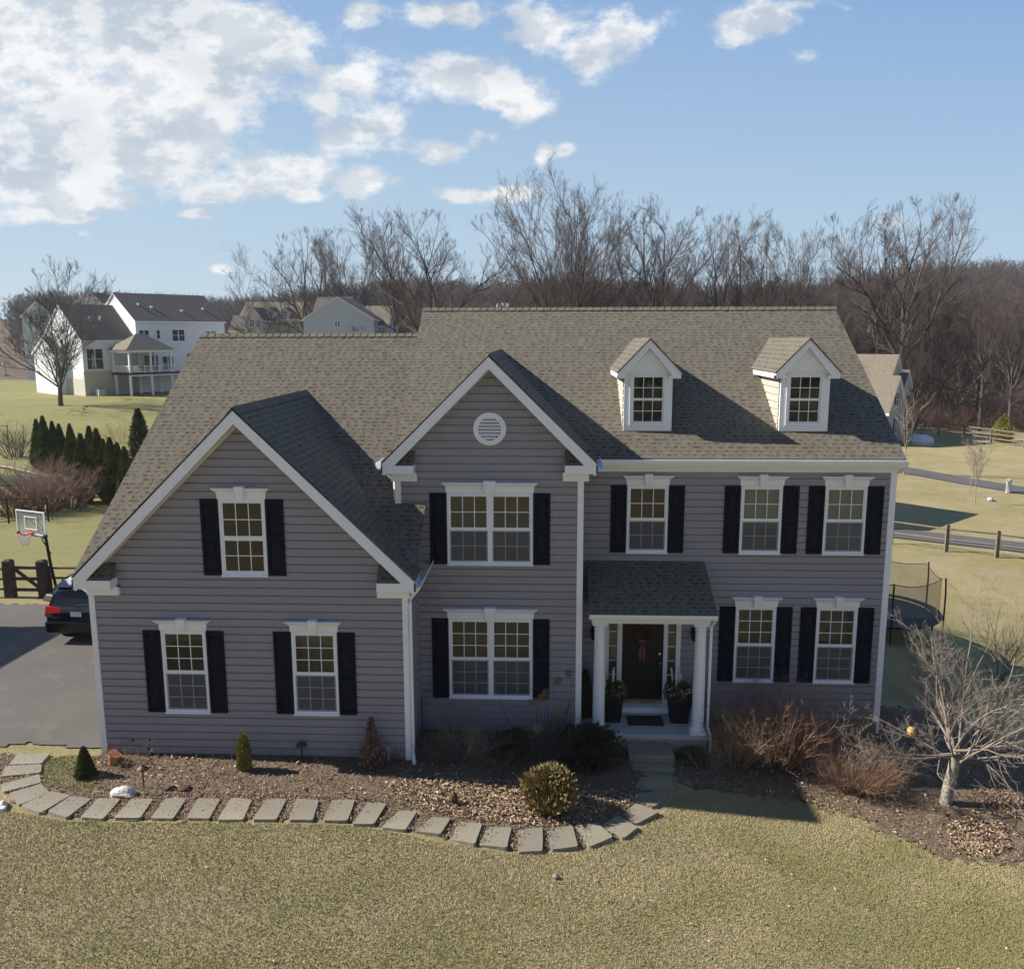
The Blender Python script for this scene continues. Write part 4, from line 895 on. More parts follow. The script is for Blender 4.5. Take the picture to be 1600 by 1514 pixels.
def tree_proto(name, seed, bark='bark', twig='twig', **k):
    root = empty(name); T_, C_ = tree_mesh(seed, **k)
    npmesh('trunk', *T_, bark, root, smooth=True); npmesh('crown', *C_, twig, root); return root
USED = set()
def place(proto, x, y, s_=1.0, rz=None, label=None, cat_='tree', group=None, z=None, sx=1.0):
    o = proto if proto.name not in USED else copy_tree(proto); USED.add(proto.name)
    o.location = (x, y, (g(x, y) if z is None else z)); o.rotation_euler = (0, 0, rz if rz is not None else RN.uniform(0, 6.28))
    o.scale = (s_*sx, s_*sx, s_); tag(o, label, cat_, group); return o
RN = random.Random(77)
# prototypes, all 20 m tall so a scale sets the height
PA = tree_proto('bare_tree', 1, H=20, trunk=.20, nlead=10, lead_ang=(7, 27), r0=.42, c=(12, 7, 5, 4), lead_up=.45)         # tall upswept
PB = tree_proto('bare_tree', 2, H=20, trunk=.30, nlead=4, lead_ang=(22, 40), r0=.40, c=(11, 7, 6, 4), lead_up=.7, jit=.15) # open vase
PC = tree_proto('bare_tree', 3, H=20, trunk=.42, nlead=5, lead_ang=(14, 38), r0=.34, c=(11, 7, 5, 4), jit=.14, lowl=5)
PD = tree_proto('bare_tree', 4, H=20, trunk=.25, nlead=6, lead_ang=(18, 44), r0=.32, c=(11, 7, 6, 4), jit=.13, spread=1.1)
PE = tree_proto('bare_tree', 5, H=20, trunk=.5, nlead=4, lead_ang=(10, 28), r0=.24, c=(10, 6, 5, 4), lowl=4, jit=.12)
PF = tree_proto('bare_tree', 6, H=20, trunk=.16, nlead=6, lead_ang=(24, 58), r0=.42, c=(11, 7, 6, 3), jit=.16, lowl=3)
def tpx(proto, ubase, vtop, y, label, rz=None, sx=1.0, group='bare trees behind the house', dx=0):
    p = aty(ubase, 500, y); gx_ = p[0]; zt = zat(vtop, ubase, y); s_ = (zt-g(gx_, y))/20.0
    return place(proto, gx_, y, s_/.985, rz, label, group=group, sx=sx)
tpx(PF, 430, 388, 150, 'low spreading bare tree left of the row, leaning over the grey neighbour house roofs', 1.0, 1.15)
tpx(PB, 487, 350, 140, 'bare vase shaped tree directly right of the low spreading one', 2.0, .95)
tpx(PA, 556, 357, 135, 'slim upright bare tree over the blue grey gable house', .5, .85)
tpx(PC, 622, 330, 120, 'dark stemmed bare tree just left of the open forked tree', 2.2, .8)
tpx(PB, 672, 322, 105, 'open forked bare tree standing over the left end of the main roof ridge', 4.0, 1.15)
tpx(PD, 798, 350, 95, 'spreading bare tree at the left foot of the giant tree', 1.2, .95)
tpx(PA, 884, 250, 80, 'giant upswept bare tree, tallest of all, behind the middle of the roof', 4.4, .80)
tpx(PA, 925, 300, 88, 'upright bare tree close behind the giant tree on its right', .2, .7)
tpx(PC, 1022, 302, 80, 'twisted bare tree with heavy low limbs right of the giant tree', .9, 1.0)
tpx(PD, 1070, 330, 92, 'broad twiggy bare tree behind the left dormer', 3.3, .9)
tpx(PB, 1140, 335, 84, 'crooked bare tree between the two dormers', 5.2, .9)
tpx(PE, 1185, 345, 88, 'thin stemmed bare tree just left of the right dormer', 2.1)
tpx(PA, 1225, 333, 92, 'bare tree with fine upswept crown above the right dormer', 3.9, .8)
tpx(PD, 1288, 352, 86, 'pale bare tree over the right end of the roof ridge', .4, .75)
tpx(PC, 1378, 318, 82, 'big dark bare tree leaning over the right neighbour roof', 2.9, .85)
tpx(PB, 1418, 300, 76, 'tallest bare tree on the right, with a bare straight lower trunk', .8, .95)
tpx(PD, 1478, 350, 90, 'bare tree with wide crown right of the tallest right hand tree', 2.4, .9)
tpx(PE, 1545, 425, 70, 'dark trunked bare tree near the right edge of the photo', 1.4, 1.0)
tpx(PC, 1592, 452, 66, 'bare tree cut by the right edge of the photo', 3.4, .8)
tpx(PF, 1500, 470, 74, 'low forked bare tree at the edge of the right lawn', 5.4, .8)
# the rest of the near wood: individual trees in rows from the lawn edge back
protos = [PA, PB, PC, PD, PE, PF]; wl = []
for k in range(92):
    u = RN.uniform(745, 1640); y = RN.uniform(66, 165)
    if u > 1330 and y < 70: y = 72+RN.uniform(0, 20)
    if 1325 < u < 1430 and y < 82: continue
    hh = RN.uniform(12.5, 17.5) if y < 120 else RN.uniform(13, 18)
    wl.append((u, y, hh))
for k in range(6):
    wl.append((RN.uniform(330, 740), RN.uniform(165, 230), RN.uniform(11, 14)))
cnt = {}
for (u, y, hh) in sorted(wl):
    p = aty(u, 500, y); k_ = RN.randrange(6); ds_ = 'upswept|open crowned|low limbed|wide crowned|slender|forked'.split('|')[k_]
    where = 'left of the main roof' if u < 745 else 'behind the left roof half' if u < 1000 else 'behind the right roof half' if u < 1330 else 'beyond the right lawn'; row = 'front row' if y < 95 else 'middle rows' if y < 130 else 'back rows'
    cnt[(k_, where, row)] = c_ = cnt.get((k_, where, row), 0)+1
    place(protos[k_], p[0], y, hh/20, None, '%s %s bare tree from left, %s of wood %s' % ('first|second|third|fourth|fifth|sixth|seventh|eighth|ninth|tenth|eleventh|twelfth|thirteenth|fourteenth'.split('|')[c_-1], ds_, row, where), group='woodland trees behind the house', sx=RN.uniform(.8, 1.15))
# far wood on the hills: one mass of small bare trees
def far_wood():
    rng = np.random.default_rng(9); T = []
    (tv, tf), (cv, cf) = tree_mesh(31, H=14, trunk=.3, nlead=5, lead_ang=(15, 40), r0=.22, c=(5, 4, 4, 0), minr=.05, jit=.16)
    (tv2, tf2), (cv2, cf2) = tree_mesh(32, H=14, trunk=.2, nlead=6, lead_ang=(10, 35), r0=.22, c=(5, 4, 4, 0), minr=.05, jit=.16)
    me = []
    for (a, b, c_, d_) in ((tv, tf, cv, cf), (tv2, tf2, cv2, cf2)):
        V_, F_ = cat([(a, b), (c_, d_)]); m = npmesh('wood_tree', V_, F_, 'twig'); me.append(m.data); bpy.data.objects.remove(m)
    n = 5200; az = rng.uniform(-.62, .80, n*2); yy = 135+(rng.uniform(0, 1, n*2)**.75)*400; xx = CAM[0]+az*(yy+20)
    keep = (yy > 170-120*sst(.05, .15, az)+60*sst(-.2, -.5, az)); xx, yy = xx[keep][:n], yy[keep][:n]
    bx2, by2 = rng.uniform(-230, 230, 700), -rng.uniform(75, 150, 700); xx = np.r_[xx, bx2]; yy = np.r_[yy, by2]
    pts = np.c_[xx, yy, gz(xx, yy)-.3]
    me0 = bpy.data.meshes.new('far_wood'); me0.from_pydata(pts.tolist(), [], []); o = link('far_wood', me0, None)
    gn = bpy.data.node_groups.new('far_wood_scatter', 'GeometryNodeTree'); gn.interface.new_socket('Geometry', in_out='INPUT', socket_type='NodeSocketGeometry'); gn.interface.new_socket('Geometry', in_out='OUTPUT', socket_type='NodeSocketGeometry')
    N = gn.nodes; gi = N.new('NodeGroupInput'); go = N.new('NodeGroupOutput'); last = None; jn = N.new('GeometryNodeJoinGeometry')
    for k, m in enumerate(me):
        ob = bpy.data.objects.new('wood_tree_source', m)       # mesh source only, not linked to the scene
        oi = N.new('GeometryNodeObjectInfo'); oi.inputs[0].default_value = ob; ins = N.new('GeometryNodeInstanceOnPoints')
        rv = N.new('FunctionNodeRandomValue'); rv.data_type = 'FLOAT_VECTOR'; rv.inputs[0].default_value = (-.06, -.06, 0); rv.inputs[1].default_value = (.06, .06, 6.28)
        rs_ = N.new('FunctionNodeRandomValue'); rs_.data_type = 'FLOAT'; rs_.inputs[2].default_value = .65; rs_.inputs[3].default_value = 1.15
        rb_ = N.new('FunctionNodeRandomValue'); rb_.data_type = 'FLOAT'; rb_.inputs[8].default_value = 5 
        cp = N.new('FunctionNodeCompare'); cp.data_type = 'FLOAT'; cp.operation = 'LESS_THAN' if k == 0 else 'GREATER_EQUAL'; cp.inputs[1].default_value = .5
        gn.links.new(rb_.outputs[1], cp.inputs[0]); gn.links.new(cp.outputs[0], ins.inputs['Selection'])
        gn.links.new(gi.outputs[0], ins.inputs['Points']); gn.links.new(oi.outputs['Geometry'], ins.inputs['Instance']); gn.links.new(rv.outputs[0], ins.inputs['Rotation']); gn.links.new(rs_.outputs[1], ins.inputs['Scale'])
        gn.links.new(ins.outputs[0], jn.inputs[0])
    gn.links.new(jn.outputs[0], go.inputs[0]); md = o.modifiers.new('scatter', 'NODES'); md.node_group = gn
    tag(o, 'far brown bare wood covering the hills behind the houses and nearer trees', 'wood', kind='stuff')
far_wood()
# undergrowth brush along the wood edge
def brush(name, n, areaf, h, label, cat_='brush', seed=3, mat='brush', r=.012, stems=5, spread=.5):
    rng = np.random.default_rng(seed); P = areaf(rng, n); m = len(P); P = np.repeat(P, stems, 0)+rng.normal(0, .25, (m*stems, 3))*np.array([1, 1, 0])
    P[:, 2] = gz(P[:, 0], P[:, 1])-.05; D = rng.normal(0, spread, (len(P), 3)); D[:, 2] = 1
    L = rng.uniform(h*.5, h*1.2, len(P)); a, b, c_ = limbs(rng, P, D, L, np.full(len(P), r*1.6), 3, .18, .2, .4); parts = [tubes(a, c_, 3)]
    Q, E_, L2, R2 = spawn(rng, a, b, c_, L, 4, .2, 1, (20, 55), .5, .7); a2, b2, c2 = limbs(rng, Q, E_, L2, R2, 2, .2, .2, .4); parts.append(tubes(a2, c2, 3))
    return tag(npmesh(name, *cat(parts), mat), label, cat_, kind='stuff')
def edge_area(rng, n):
    u = rng.uniform(-.02, .72, n); y = rng.uniform(70, 105, n); return np.c_[CAM[0]+u*(y+20), y, y*0]
brush('undergrowth', 2600, edge_area, 2.6, 'tangled brown undergrowth along the edge of the wood behind the lawns', seed=4, r=.02)
def mid_area(rng, n):
    u = rng.uniform(-.5, .0, n); y = rng.uniform(175, 240, n); return np.c_[CAM[0]+u*(y+20), y, y*0]
brush('undergrowth', 900, mid_area, 4, 'dull brown scrub behind the middle neighbour houses', seed=5, r=.05)
# ---- tree on the left lawn and saplings on the right lawn
LT = tree_proto('lawn_tree', 41, 'bark', 'bark', H=20, trunk=.17, nlead=8, lead_ang=(18, 50), r0=.42, c=(11, 7, 5, 4), jit=.13, lowl=0, minr=.022)
pl = atg(95, 634); place(LT, pl[0], pl[1], (zat(392, 85, pl[1])-g(pl[0], pl[1]))/20, 2.4, 'bare shade tree alone on the left neighbour lawn beside the white house', group=None, sx=1.15)
SP = tree_proto('sapling', 51, 'palebark', 'palebranch', H=8, trunk=.35, nlead=4, lead_ang=(8, 24), r0=.07, c=(7, 4, 3, 0), minr=.008)
for (u, v, vt_, lb) in ((1515, 770, 668, 'thin bare sapling on the right lawn, left of a close pair'), (1523, 789, 672, 'thin bare sapling on the right lawn, right and nearer of a close pair'), (1412, 742, 600, 'thin bare sapling just beside the right end of the gutter')):
    p = atg(u, v); hgt = zat(vt_, u, p[1])-p[2]; place(SP, p[0], p[1], hgt/8, None, lb, cat_='sapling', group='saplings on the right lawn')

# ------------------------------------------------------------------ shrubs near the house
def shrub_mesh(seed, n, h, spread, r, c=(4, 3), jit=.12, up=.1, base=.12, arch=0):
    rng = np.random.default_rng(seed); a = rng.uniform(0, 2*np.pi, n); rr_ = np.sqrt(rng.uniform(0, 1, n))
    P = np.stack([np.cos(a)*base*rr_, np.sin(a)*base*rr_, np.full(n, -.05)], 1); D = np.stack([np.cos(a)*spread*rr_, np.sin(a)*spread*rr_, np.ones(n)], 1)
    L = h*rng.uniform(.55, 1.05, n); p1, d1, r1 = limbs(rng, P, D, L, np.full(n, r), 6, jit, up-arch, .35); parts = [tubes(p1, r1, 4)]; ends = [p1]
    q = (p1, d1, r1, L)
    for cc in c:
        P_, D_, L_, R_ = spawn(rng, q[0], q[1], q[2], q[3], cc, .2, 1, (18, 50), .5, .75); a2, b2, r2 = limbs(rng, P_, D_, L_, np.maximum(R_, r*.3), 3, jit, up, .4); parts.append(tubes(a2, r2, 3)); q = (a2, b2, r2, L_); ends.append(a2)
    return cat(parts), ends
def shrub(name, u, v, label, cat_, mat, seed, n, h, spread, r, z=None, sc_=1, group=None, **k):
    p = atg(u, v); o = npmesh(name, *shrub_mesh(seed, n, h, spread, r, **k)[0], mat); o.location = (p[0], p[1], p[2]+.03); o.scale = (sc_,)*3 if not hasattr(sc_, '__len__') else sc_
    return tag(o, label, cat_, group)
shrub('twiggy_shrub', 1212, 1192, 'tall red tinged bare twig shrub in front of the right ground floor windows', 'shrub', 'redtwig', 61, 280, 1.8, .9, .008, c=(4, 3), base=.42, jit=.07)
shrub('twiggy_shrub', 1150, 1192, 'tan bare stemmed shrub beside the right porch column', 'shrub', 'tantwig', 62, 90, 1.25, .75, .009, c=(3, 2), base=.3, jit=.08)
shrub('twiggy_shrub', 1340, 1236, 'low wide tan twig shrub in front of the right house corner', 'shrub', 'redtwig', 63, 260, 1.2, 1.4, .007, c=(4, 3), base=.25, jit=.12, sc_=(1, .8, 1))
shrub('twiggy_shrub', 1262, 1200, 'brown bare shrub between the red twig shrub and the low wide one', 'shrub', 'redtwig', 64, 60, 1.15, .8, .006, c=(3, 3), base=.25)
shrub('twiggy_shrub', 1105, 1200, 'small pale twig clump at the foot of the right porch column', 'shrub', 'tantwig', 65, 40, .6, .9, .006, c=(3, 2), base=.2)
shrub('hydrangea', 730, 1185, 'pale bare branching shrub under the double window of the middle bay', 'shrub', 'palebranch', 66, 34, 1.35, 1.0, .008, c=(4, 3), base=.15, jit=.16)
shrub('twiggy_shrub', 600, 1200, 'low brown bare stems beside the garage downspout', 'shrub', 'twig', 67, 30, .5, .8, .006, c=(3, 2), base=.15)
shrub('twiggy_shrub', 207, 1200, 'dry perennial stems behind the path light by the left corner', 'shrub', 'tantwig', 68, 26, .55, .7, .004, c=(2, 2), base=.25)
shrub('twiggy_shrub', 185, 1190, 'dry reddish stems beside the terracotta pots', 'shrub', 'redtwig', 69, 24, .45, .6, .004, c=(2, 2), base=.2)
shrub('twiggy_shrub', 1440, 1225, 'thin upright twigs at the left foot of the crabapple tree', 'shrub', 'tantwig', 70, 12, .5, .35, .004, c=(2,), base=.12)
shrub('twiggy_shrub', 950, 1235, 'dark low twigs in the leaf litter right of the bronzed shrub', 'shrub', 'brush', 71, 40, .45, 1.1, .005, c=(3, 2), base=.25)
shrub('twiggy_shrub', 1545, 1262, 'low reddish stems and leaves right of the crabapple trunk', 'shrub', 'redtwig', 72, 60, .35, 1.2, .005, c=(3, 2), base=.35)
shrub('twiggy_shrub', 690, 1190, 'dark tangled low shrub right of the garage downspout', 'shrub', 'twig', 74, 60, .8, 1.0, .006, c=(4, 3), base=.3)
shrub('twiggy_shrub', 775, 1200, 'brown tangled low shrub under the middle of the double window', 'shrub', 'brush', 75, 50, .7, 1.1, .006, c=(4, 3), base=.3)
shrub('twiggy_shrub', 880, 1185, 'thin dark bare shrub against the right end of the bay wall', 'shrub', 'twig', 76, 40, 1.1, .6, .006, c=(4, 3), base=.25)
shrub('twiggy_shrub', 1385, 1215, 'thin reddish stems between the low wide shrub and the crabapple', 'shrub', 'redtwig', 77, 30, .7, .8, .005, c=(3, 3), base=.2)
shrub('twiggy_shrub', 500, 1215, 'few dry stems in the mulch below the right garage window', 'shrub', 'tantwig', 78, 14, .3, .9, .004, c=(2, 2), base=.2)
shrub('twiggy_shrub', 330, 1215, 'low dry reddish stems in the mulch near the drain cap', 'shrub', 'brush', 79, 26, .3, 1.1, .004, c=(3, 2), base=.25)
# hydrangea with dried heads on the right half of the bay
p = atg(850, 1185); root = empty('hydrangea', (p[0], p[1], p[2]), label='bare shrub with dried flower heads reaching over the lower bay window', cat='shrub')
(Vh, Fh), ends = shrub_mesh(73, 20, 1.75, .62, .009, c=(2, 2), base=.2, jit=.10); npmesh('branches', Vh, Fh, 'twig', root)
tp = ends[1][:, -1]; tp = tp[np.argsort(-tp[:, 2])][:14]; rr = np.random.default_rng(5)
for q in tp[::2]:
    n = 130; d_ = unit(rr.normal(0, 1, (n, 3)))*rr.uniform(.04, .11, (n, 1)); c = q+d_; t1 = unit(rr.normal(0, 1, (n, 3)))*.016; t2 = unit(np.cross(t1, rr.normal(0, 1, (n, 3))))*.016
    npmesh('flower_head', np.stack([c-t1, c-t2, c+t1, c+t2], 1).reshape(-1, 3), np.arange(n*4).reshape(-1, 4), 'dried', root)
# evergreens: leaf-sized sprays spread through the crown
def spray(seed, n, prof, size, jitter=.12, lump=.12, core=.78):
    """prof(t)->radius for t 0..1 of the height; returns triangles of foliage"""
    rng = np.random.default_rng(seed); t_ = rng.uniform(0, 1, n); a = rng.uniform(0, 2*np.pi, n); R0 = prof(t_)
    lmp = 1+lump*np.sin(a*5+t_*17)*np.sin(t_*23+a*3)+lump*.6*np.sin(a*11+t_*40)
    r_ = R0*lmp*rng.uniform(core, 1.04, n); P = np.stack([r_*np.cos(a), r_*np.sin(a), t_], 1); out = np.stack([np.cos(a), np.sin(a), np.zeros(n)], 1)
    return rng, P, out
def evergreen(seed, h, prof, n, size, up=.8, lump=.12, flat=False, core=.7):
    rng, P, out = spray(seed, n, prof, size, lump=lump, core=core); P[:, 2] *= h; d = unit(out*(1-up*.6)+np.array([0, 0, up])+rng.normal(0, .3, (n, 3)))
    s_ = unit(np.cross(d, rng.normal(0, 1, (n, 3))))*size*.32; L = (size*rng.uniform(.7, 1.5, n))[:, None]
    V = np.stack([P-s_, P+s_, P+d*L], 1).reshape(-1, 3); F_ = np.arange(3*n).reshape(-1, 3)
    return V, F_
def arb_prof(w): return lambda t_: w*np.clip(np.minimum((t_+.03)*6, 1), 0, 1)**.5*np.clip((1-t_)*1.5, 0, 1)**.85
def core_obj(parent, h, prof, k=.72):
    m = MB(); zs = np.linspace(0, .97, 12); m.lathe([(max(float(prof(np.array([z]))[0])*k, .002), z*h) for z in zs], (0, 0, 0), 10); return m.build('stem_core', 'evergreen', parent, smooth=True)
def ev_proto(name, seed, h, prof, n, size, mat='evergreen', up=.9, **k):
    root = empty(name); npmesh('foliage', *evergreen(seed, h, prof, n, size, up, **k), mat, root); core_obj(root, h, prof, .72 if k.get('core', .7) > .5 else .25)
    tk = MB(); tk.tube([(0, 0, -.3), (0, 0, h*.5)], [.06*h/4, .03*h/4], 6); tk.build('trunk', 'bark', root); return root
arbs = [ev_proto('arborvitae', 80+i, 4, arb_prof(.66+.05*i), 9000, .14, lump=.14) for i in range(2)]
al = [('leftmost of the arborvitae row', 63, 657, 733), ('second', 74, 652, 738), ('third', 88, 660, 738), ('fourth', 98, 664, 738), ('fifth', 115, 664, 740), ('sixth', 134, 680, 785), ('seventh', 146, 668, 760), ('eighth', 158, 672, 772), ('ninth', 168, 688, 782), ('tenth', 179, 686, 790), ('eleventh', 190, 694, 790), ('twelfth', 201, 700, 795), ('thirteenth', 108, 690, 745)]
for k, (nm, u, vt_, vb) in enumerate(al):
    p = atg(u, vb); h = zat(vt_, u, p[1])-p[2]
    place(arbs[k % 2], p[0], p[1], h/4, None, 'dark columnar arborvitae behind the back lawn, '+(nm if k == 0 else nm+' of the row from the left'), 'arborvitae', 'arborvitae hedge trees at left', sx=.92 if h < 5 else .8)
def con_prof(w): return lambda t_: w*np.clip((1-t_)*1.02, 0, 1)**.8*np.clip((t_+.05)*5, 0, 1)
cf = ev_proto('conifer', 90, 6, con_prof(1.35), 9000, .22, up=.25, lump=.3, core=.45); p = atg(222, 735); place(cf, p[0], p[1], (zat(640, 222, p[1])-p[2])/6, None, 'loose irregular conifer beside the roof edge at the right end of the arborvitae', 'conifer')
cf = ev_proto('conifer', 91, 3, arb_prof(1.1), 5000, .16, 'yellowgreen', lump=.35, core=.4); p = atg(1566, 690); place(cf, p[0], p[1], (zat(648, 1566, p[1])-p[2])/3, None, 'yellowish evergreen shrub at the wood edge behind the right lawn', 'shrub')
cf = ev_proto('dwarf_spruce', 92, .8, lambda t_: .27*np.clip(1-t_, 0, 1)**.75*np.clip((t_+.08)*7, 0, 1), 9000, .035, 'yellowgreen', up=.3, lump=.06); p = atg(134, 1213); place(cf, p[0], p[1], .82, None, 'small conical dwarf spruce on the grass by the driveway corner', 'shrub')
cf.children[0].data.materials[0] = MAT['spruce'] = M('olive_needles', (.085, .10, .028), .8, vary=[(8, (.14, .135, .04), .45, .7, .8)])
cf = ev_proto('upright_shrub', 93, .85, lambda t_: .13*np.clip((1-t_)*3, 0, 1)**.5*np.clip((t_+.1)*5, 0, 1), 7000, .04, 'yellowgreen', up=1, lump=.22); p = atg(383, 1205); place(cf, p[0], p[1], .95, None, 'narrow golden upright shrub in front of the garage gable wall', 'shrub')
cf = ev_proto('upright_shrub', 94, 1.15, lambda t_: .26*np.clip((1-t_)*1.2, 0, 1)**.8*np.clip((t_+.1)*4, 0, 1), 1100, .08, 'brush', up=.9, lump=.5, core=.1); p = atg(582, 1200); place(cf, p[0], p[1], .95, None, 'dark thin leaved upright shrub near the right end of the garage wall', 'shrub')
ball = lambda w: (lambda t_: w*np.sqrt(np.clip(1-(2*t_-.9)**2/1.25, 0, 1)))
cf = ev_proto('bronzed_shrub', 95, .80, ball(.43), 9000, .10, 'golden', up=.8, lump=.35, core=.25); p = atg(858, 1262); place(cf, p[0], p[1], 1.0, None, 'rounded bronze gold shrub in the sun in front of the middle bay', 'shrub')
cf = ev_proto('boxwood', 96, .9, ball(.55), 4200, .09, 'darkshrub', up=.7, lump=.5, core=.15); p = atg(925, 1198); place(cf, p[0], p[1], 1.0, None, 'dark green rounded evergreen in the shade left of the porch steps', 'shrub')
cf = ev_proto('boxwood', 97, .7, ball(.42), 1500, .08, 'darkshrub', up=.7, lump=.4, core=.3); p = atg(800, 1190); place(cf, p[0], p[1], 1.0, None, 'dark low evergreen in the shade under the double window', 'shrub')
cf = ev_proto('ground_plant', 98, .3, ball(.3), 1200, .06, 'evergreen', up=.6, lump=.3); p = atg(1083, 1190); place(cf, p[0], p[1], 1.0, None, 'small green leafy plant in front of the porch slab', 'plant')

# ---- crabapple tree at the right
p = atg(1477, 1256); root = empty('crabapple_tree', (p[0], p[1], p[2]), label='pale spreading bare crabapple tree with a mottled trunk at the right of the front bed', cat='tree')
rng = np.random.default_rng(101)
tp_, td_, tr_ = limbs(rng, np.array([[0, 0, -.1]]), np.array([[.05, 0, 1.]]), np.array([1.25]), np.array([.125]), 6, .03, 0, .8); tr_[:, 0] *= 1.25
npmesh('trunk', *tubes(tp_, tr_, 12), 'palebark', root, smooth=True)
nl = 22; a = np.arange(nl)*2*np.pi/nl*2.4+rng.normal(0, .2, nl); el = np.radians(rng.uniform(12, 66, nl)); el[:3] = np.radians([78, 70, 64])
D = np.stack([np.cos(a)*np.cos(el), np.sin(a)*np.cos(el), np.sin(el)], 1); P = tp_[0, -1]+rng.normal(0, .05, (nl, 3))-np.array([0, 0, .02])
L = rng.uniform(1.9, 2.9, nl)*(.82+.25*np.sin(el)); a1, b1, r1 = limbs(rng, P, D, L, rng.uniform(.02, .036, nl), 8, .13, .34, .25)
parts = [tubes(a1, r1, 6)]; q = (a1, b1, r1, L)
for (cc, t0, an, lr, sg) in ((9, .15, (22, 55), .48, 5), (6, .12, (22, 60), .5, 4), (4, .15, (25, 65), .5, 2)):
    P_, D_, L_, R_ = spawn(rng, q[0], q[1], q[2], q[3], cc, t0, 1, an, lr, .62); L_ = np.maximum(L_, .09); a2, b2, r2 = limbs(rng, P_, D_, L_, np.maximum(R_, .0035), sg, .16, .30, .4); parts.append(tubes(a2, r2, 4 if cc == 10 else 3)); q = (a2, b2, r2, L_)
npmesh('branches', *cat(parts), 'palebranch', root)
# thin branches of a tree reaching in at the lower right corner
p = atg(1640, 1440); o = npmesh('bare_tree', *shrub_mesh(111, 18, 3.4, .9, .014, c=(4, 3), base=.1, jit=.14)[0], 'palebranch'); o.location = (18.9, -6.6, g(18.9, -6.6)); tag(o, 'thin pale bare branches reaching in at the lower right edge of the photo', 'shrub')
p = atg(1440, 1010); shrub('lawn_shrub', 1560, 1060, 'tall fine bare shrub standing beyond the crabapple on the right lawn', 'shrub', 'palebranch', 112, 26, 2.6, .55, .010, c=(4, 3), base=.2, jit=.12)
# bare hedge and shrubs at the left of the back lawn
for k, (u, v, h_, n_, lb) in enumerate(((20, 805, 2.6, 90, 'brown twiggy hedge shrub at the left edge behind the basketball hoop'), (65, 800, 2.7, 100, 'brown twiggy hedge shrub, middle one behind the basketball hoop'), (108, 792, 2.6, 100, 'brown twiggy hedge shrub next to the arborvitae row'), (40, 770, 2.0, 60, 'brown twiggy hedge shrub farther back by the pool fence'))):
    shrub('hedge_shrub', u, v, lb, 'shrub', 'brush', 120+k, n_, h_, .95, .018, c=(4, 4), base=.7, jit=.1, group='brown hedge shrubs at left', sc_=(1.25, 1, 1))
shrub('hedge_shrub', 25, 715, 'greyish bare bush left of the arborvitae row', 'shrub', 'bark', 130, 60, 3.0, .8, .02, c=(4, 4), base=.8)
shrub('hedge_shrub', 190, 692, 'pale tan leafless bush behind the arborvitae row', 'shrub', 'tantwig', 131, 50, 2.2, 1.0, .012, c=(4, 3), base=.8)

# ------------------------------------------------------------------ neighbour houses
def ux(u, y): return float(aty(u, 500, y)[0])
def block(root, x0, x1, y0, y1, z0, ze, zr, axis, wallm, roofm, ov=.35, hip=False):
    """walls with gables and two roof slabs with white fascia; coordinates local to root"""
    m = MB()
    if axis == 'x':
        ym = (y0+y1)/2; m.prism([(x0, y0, z0), (x0, y1, z0), (x0, y1, ze), (x0, ym, zr-.1), (x0, y0, ze)], (x1-x0, 0, 0))
        s_ = (zr-ze)/((y1-y0)/2); R_ = [[(x0-.2, y0-ov, ze-s_*ov), (x1+.2, y0-ov, ze-s_*ov), (x1+.2, ym, zr), (x0-.2, ym, zr)], [(x0-.2, y1+ov, ze-s_*ov), (x0-.2, ym, zr), (x1+.2, ym, zr), (x1+.2, y1+ov, ze-s_*ov)]]; e = (1, 0, 0)
    else:
        xm = (x0+x1)/2; m.prism([(x0, y0, z0), (x1, y0, z0), (x1, y0, ze), (xm, y0, zr-.1), (x0, y0, ze)], (0, y1-y0, 0))
        s_ = (zr-ze)/((x1-x0)/2); R_ = [[(x0-ov, y0-.2, ze-s_*ov), (x0-ov, y1+.2, ze-s_*ov), (xm, y1+.2, zr), (xm, y0-.2, zr)], [(x1+ov, y0-.2, ze-s_*ov), (xm, y0-.2, zr), (xm, y1+.2, zr), (x1+ov, y1+.2, ze-s_*ov)]]; e = (0, 1, 0)
    m.build('wall', wallm, root); r = MB(); f = MB()
    for P in R_:
        roofplane(r, P, e, th=.06); f.prism([(p[0]+(0, 0, 0)[0], p[1], p[2]-.07) for p in P], (0, 0, -.2))
    r.build('roof', roofm, root); f.build('fascia', 'white', root)
def fwin(root, x, y, z, w_, h, face='-y', div=2, shut=False, pane='glass'):
    """far window: frame with its pane set in; face -y, +x or -x"""
    def T(a, b, c): return {'-y': (x+a, y-b, z+c), '+x': (x+b, y+a, z+c), '-x': (x-b, y+a, z+c)}[face]
    m = MB()
    def bx(a0, a1, b0, b1, c0, c1, mm=None):
        mm = m if mm is None else mm; P = [T(a, b, c) for c in (c0, c1) for b in (b0, b1) for a in (a0, a1)]; mm.hexa(P)
    t_ = .09; bx(0, t_, 0, .07, 0, h); bx(w_-t_, w_, 0, .07, 0, h); bx(t_, w_-t_, 0, .07, 0, t_); bx(t_, w_-t_, 0, .07, h-t_, h); bx(t_, w_-t_, 0, .06, h/2-.03, h/2+.03)
    for i in range(1, div): bx(w_*i/div-.06, w_*i/div+.06, 0, .062, t_, h-t_)
    f = m.build('window', 'white', root); p = MB(); bx(t_, w_-t_, .0, .03, t_, h-t_, p); p.build('pane', 'farglass', f)
    if shut:
        q = MB(); bx(-.4, -.03, 0, .05, 0, h, q); q.build('shutter', 'shutter', root); q = MB(); bx(w_+.03, w_+.4, 0, .05, 0, h, q); q.build('shutter', 'shutter', root)
MAT['farglass'] = M('dark_window_glass', (.03, .035, .045), .08, spec=.8)
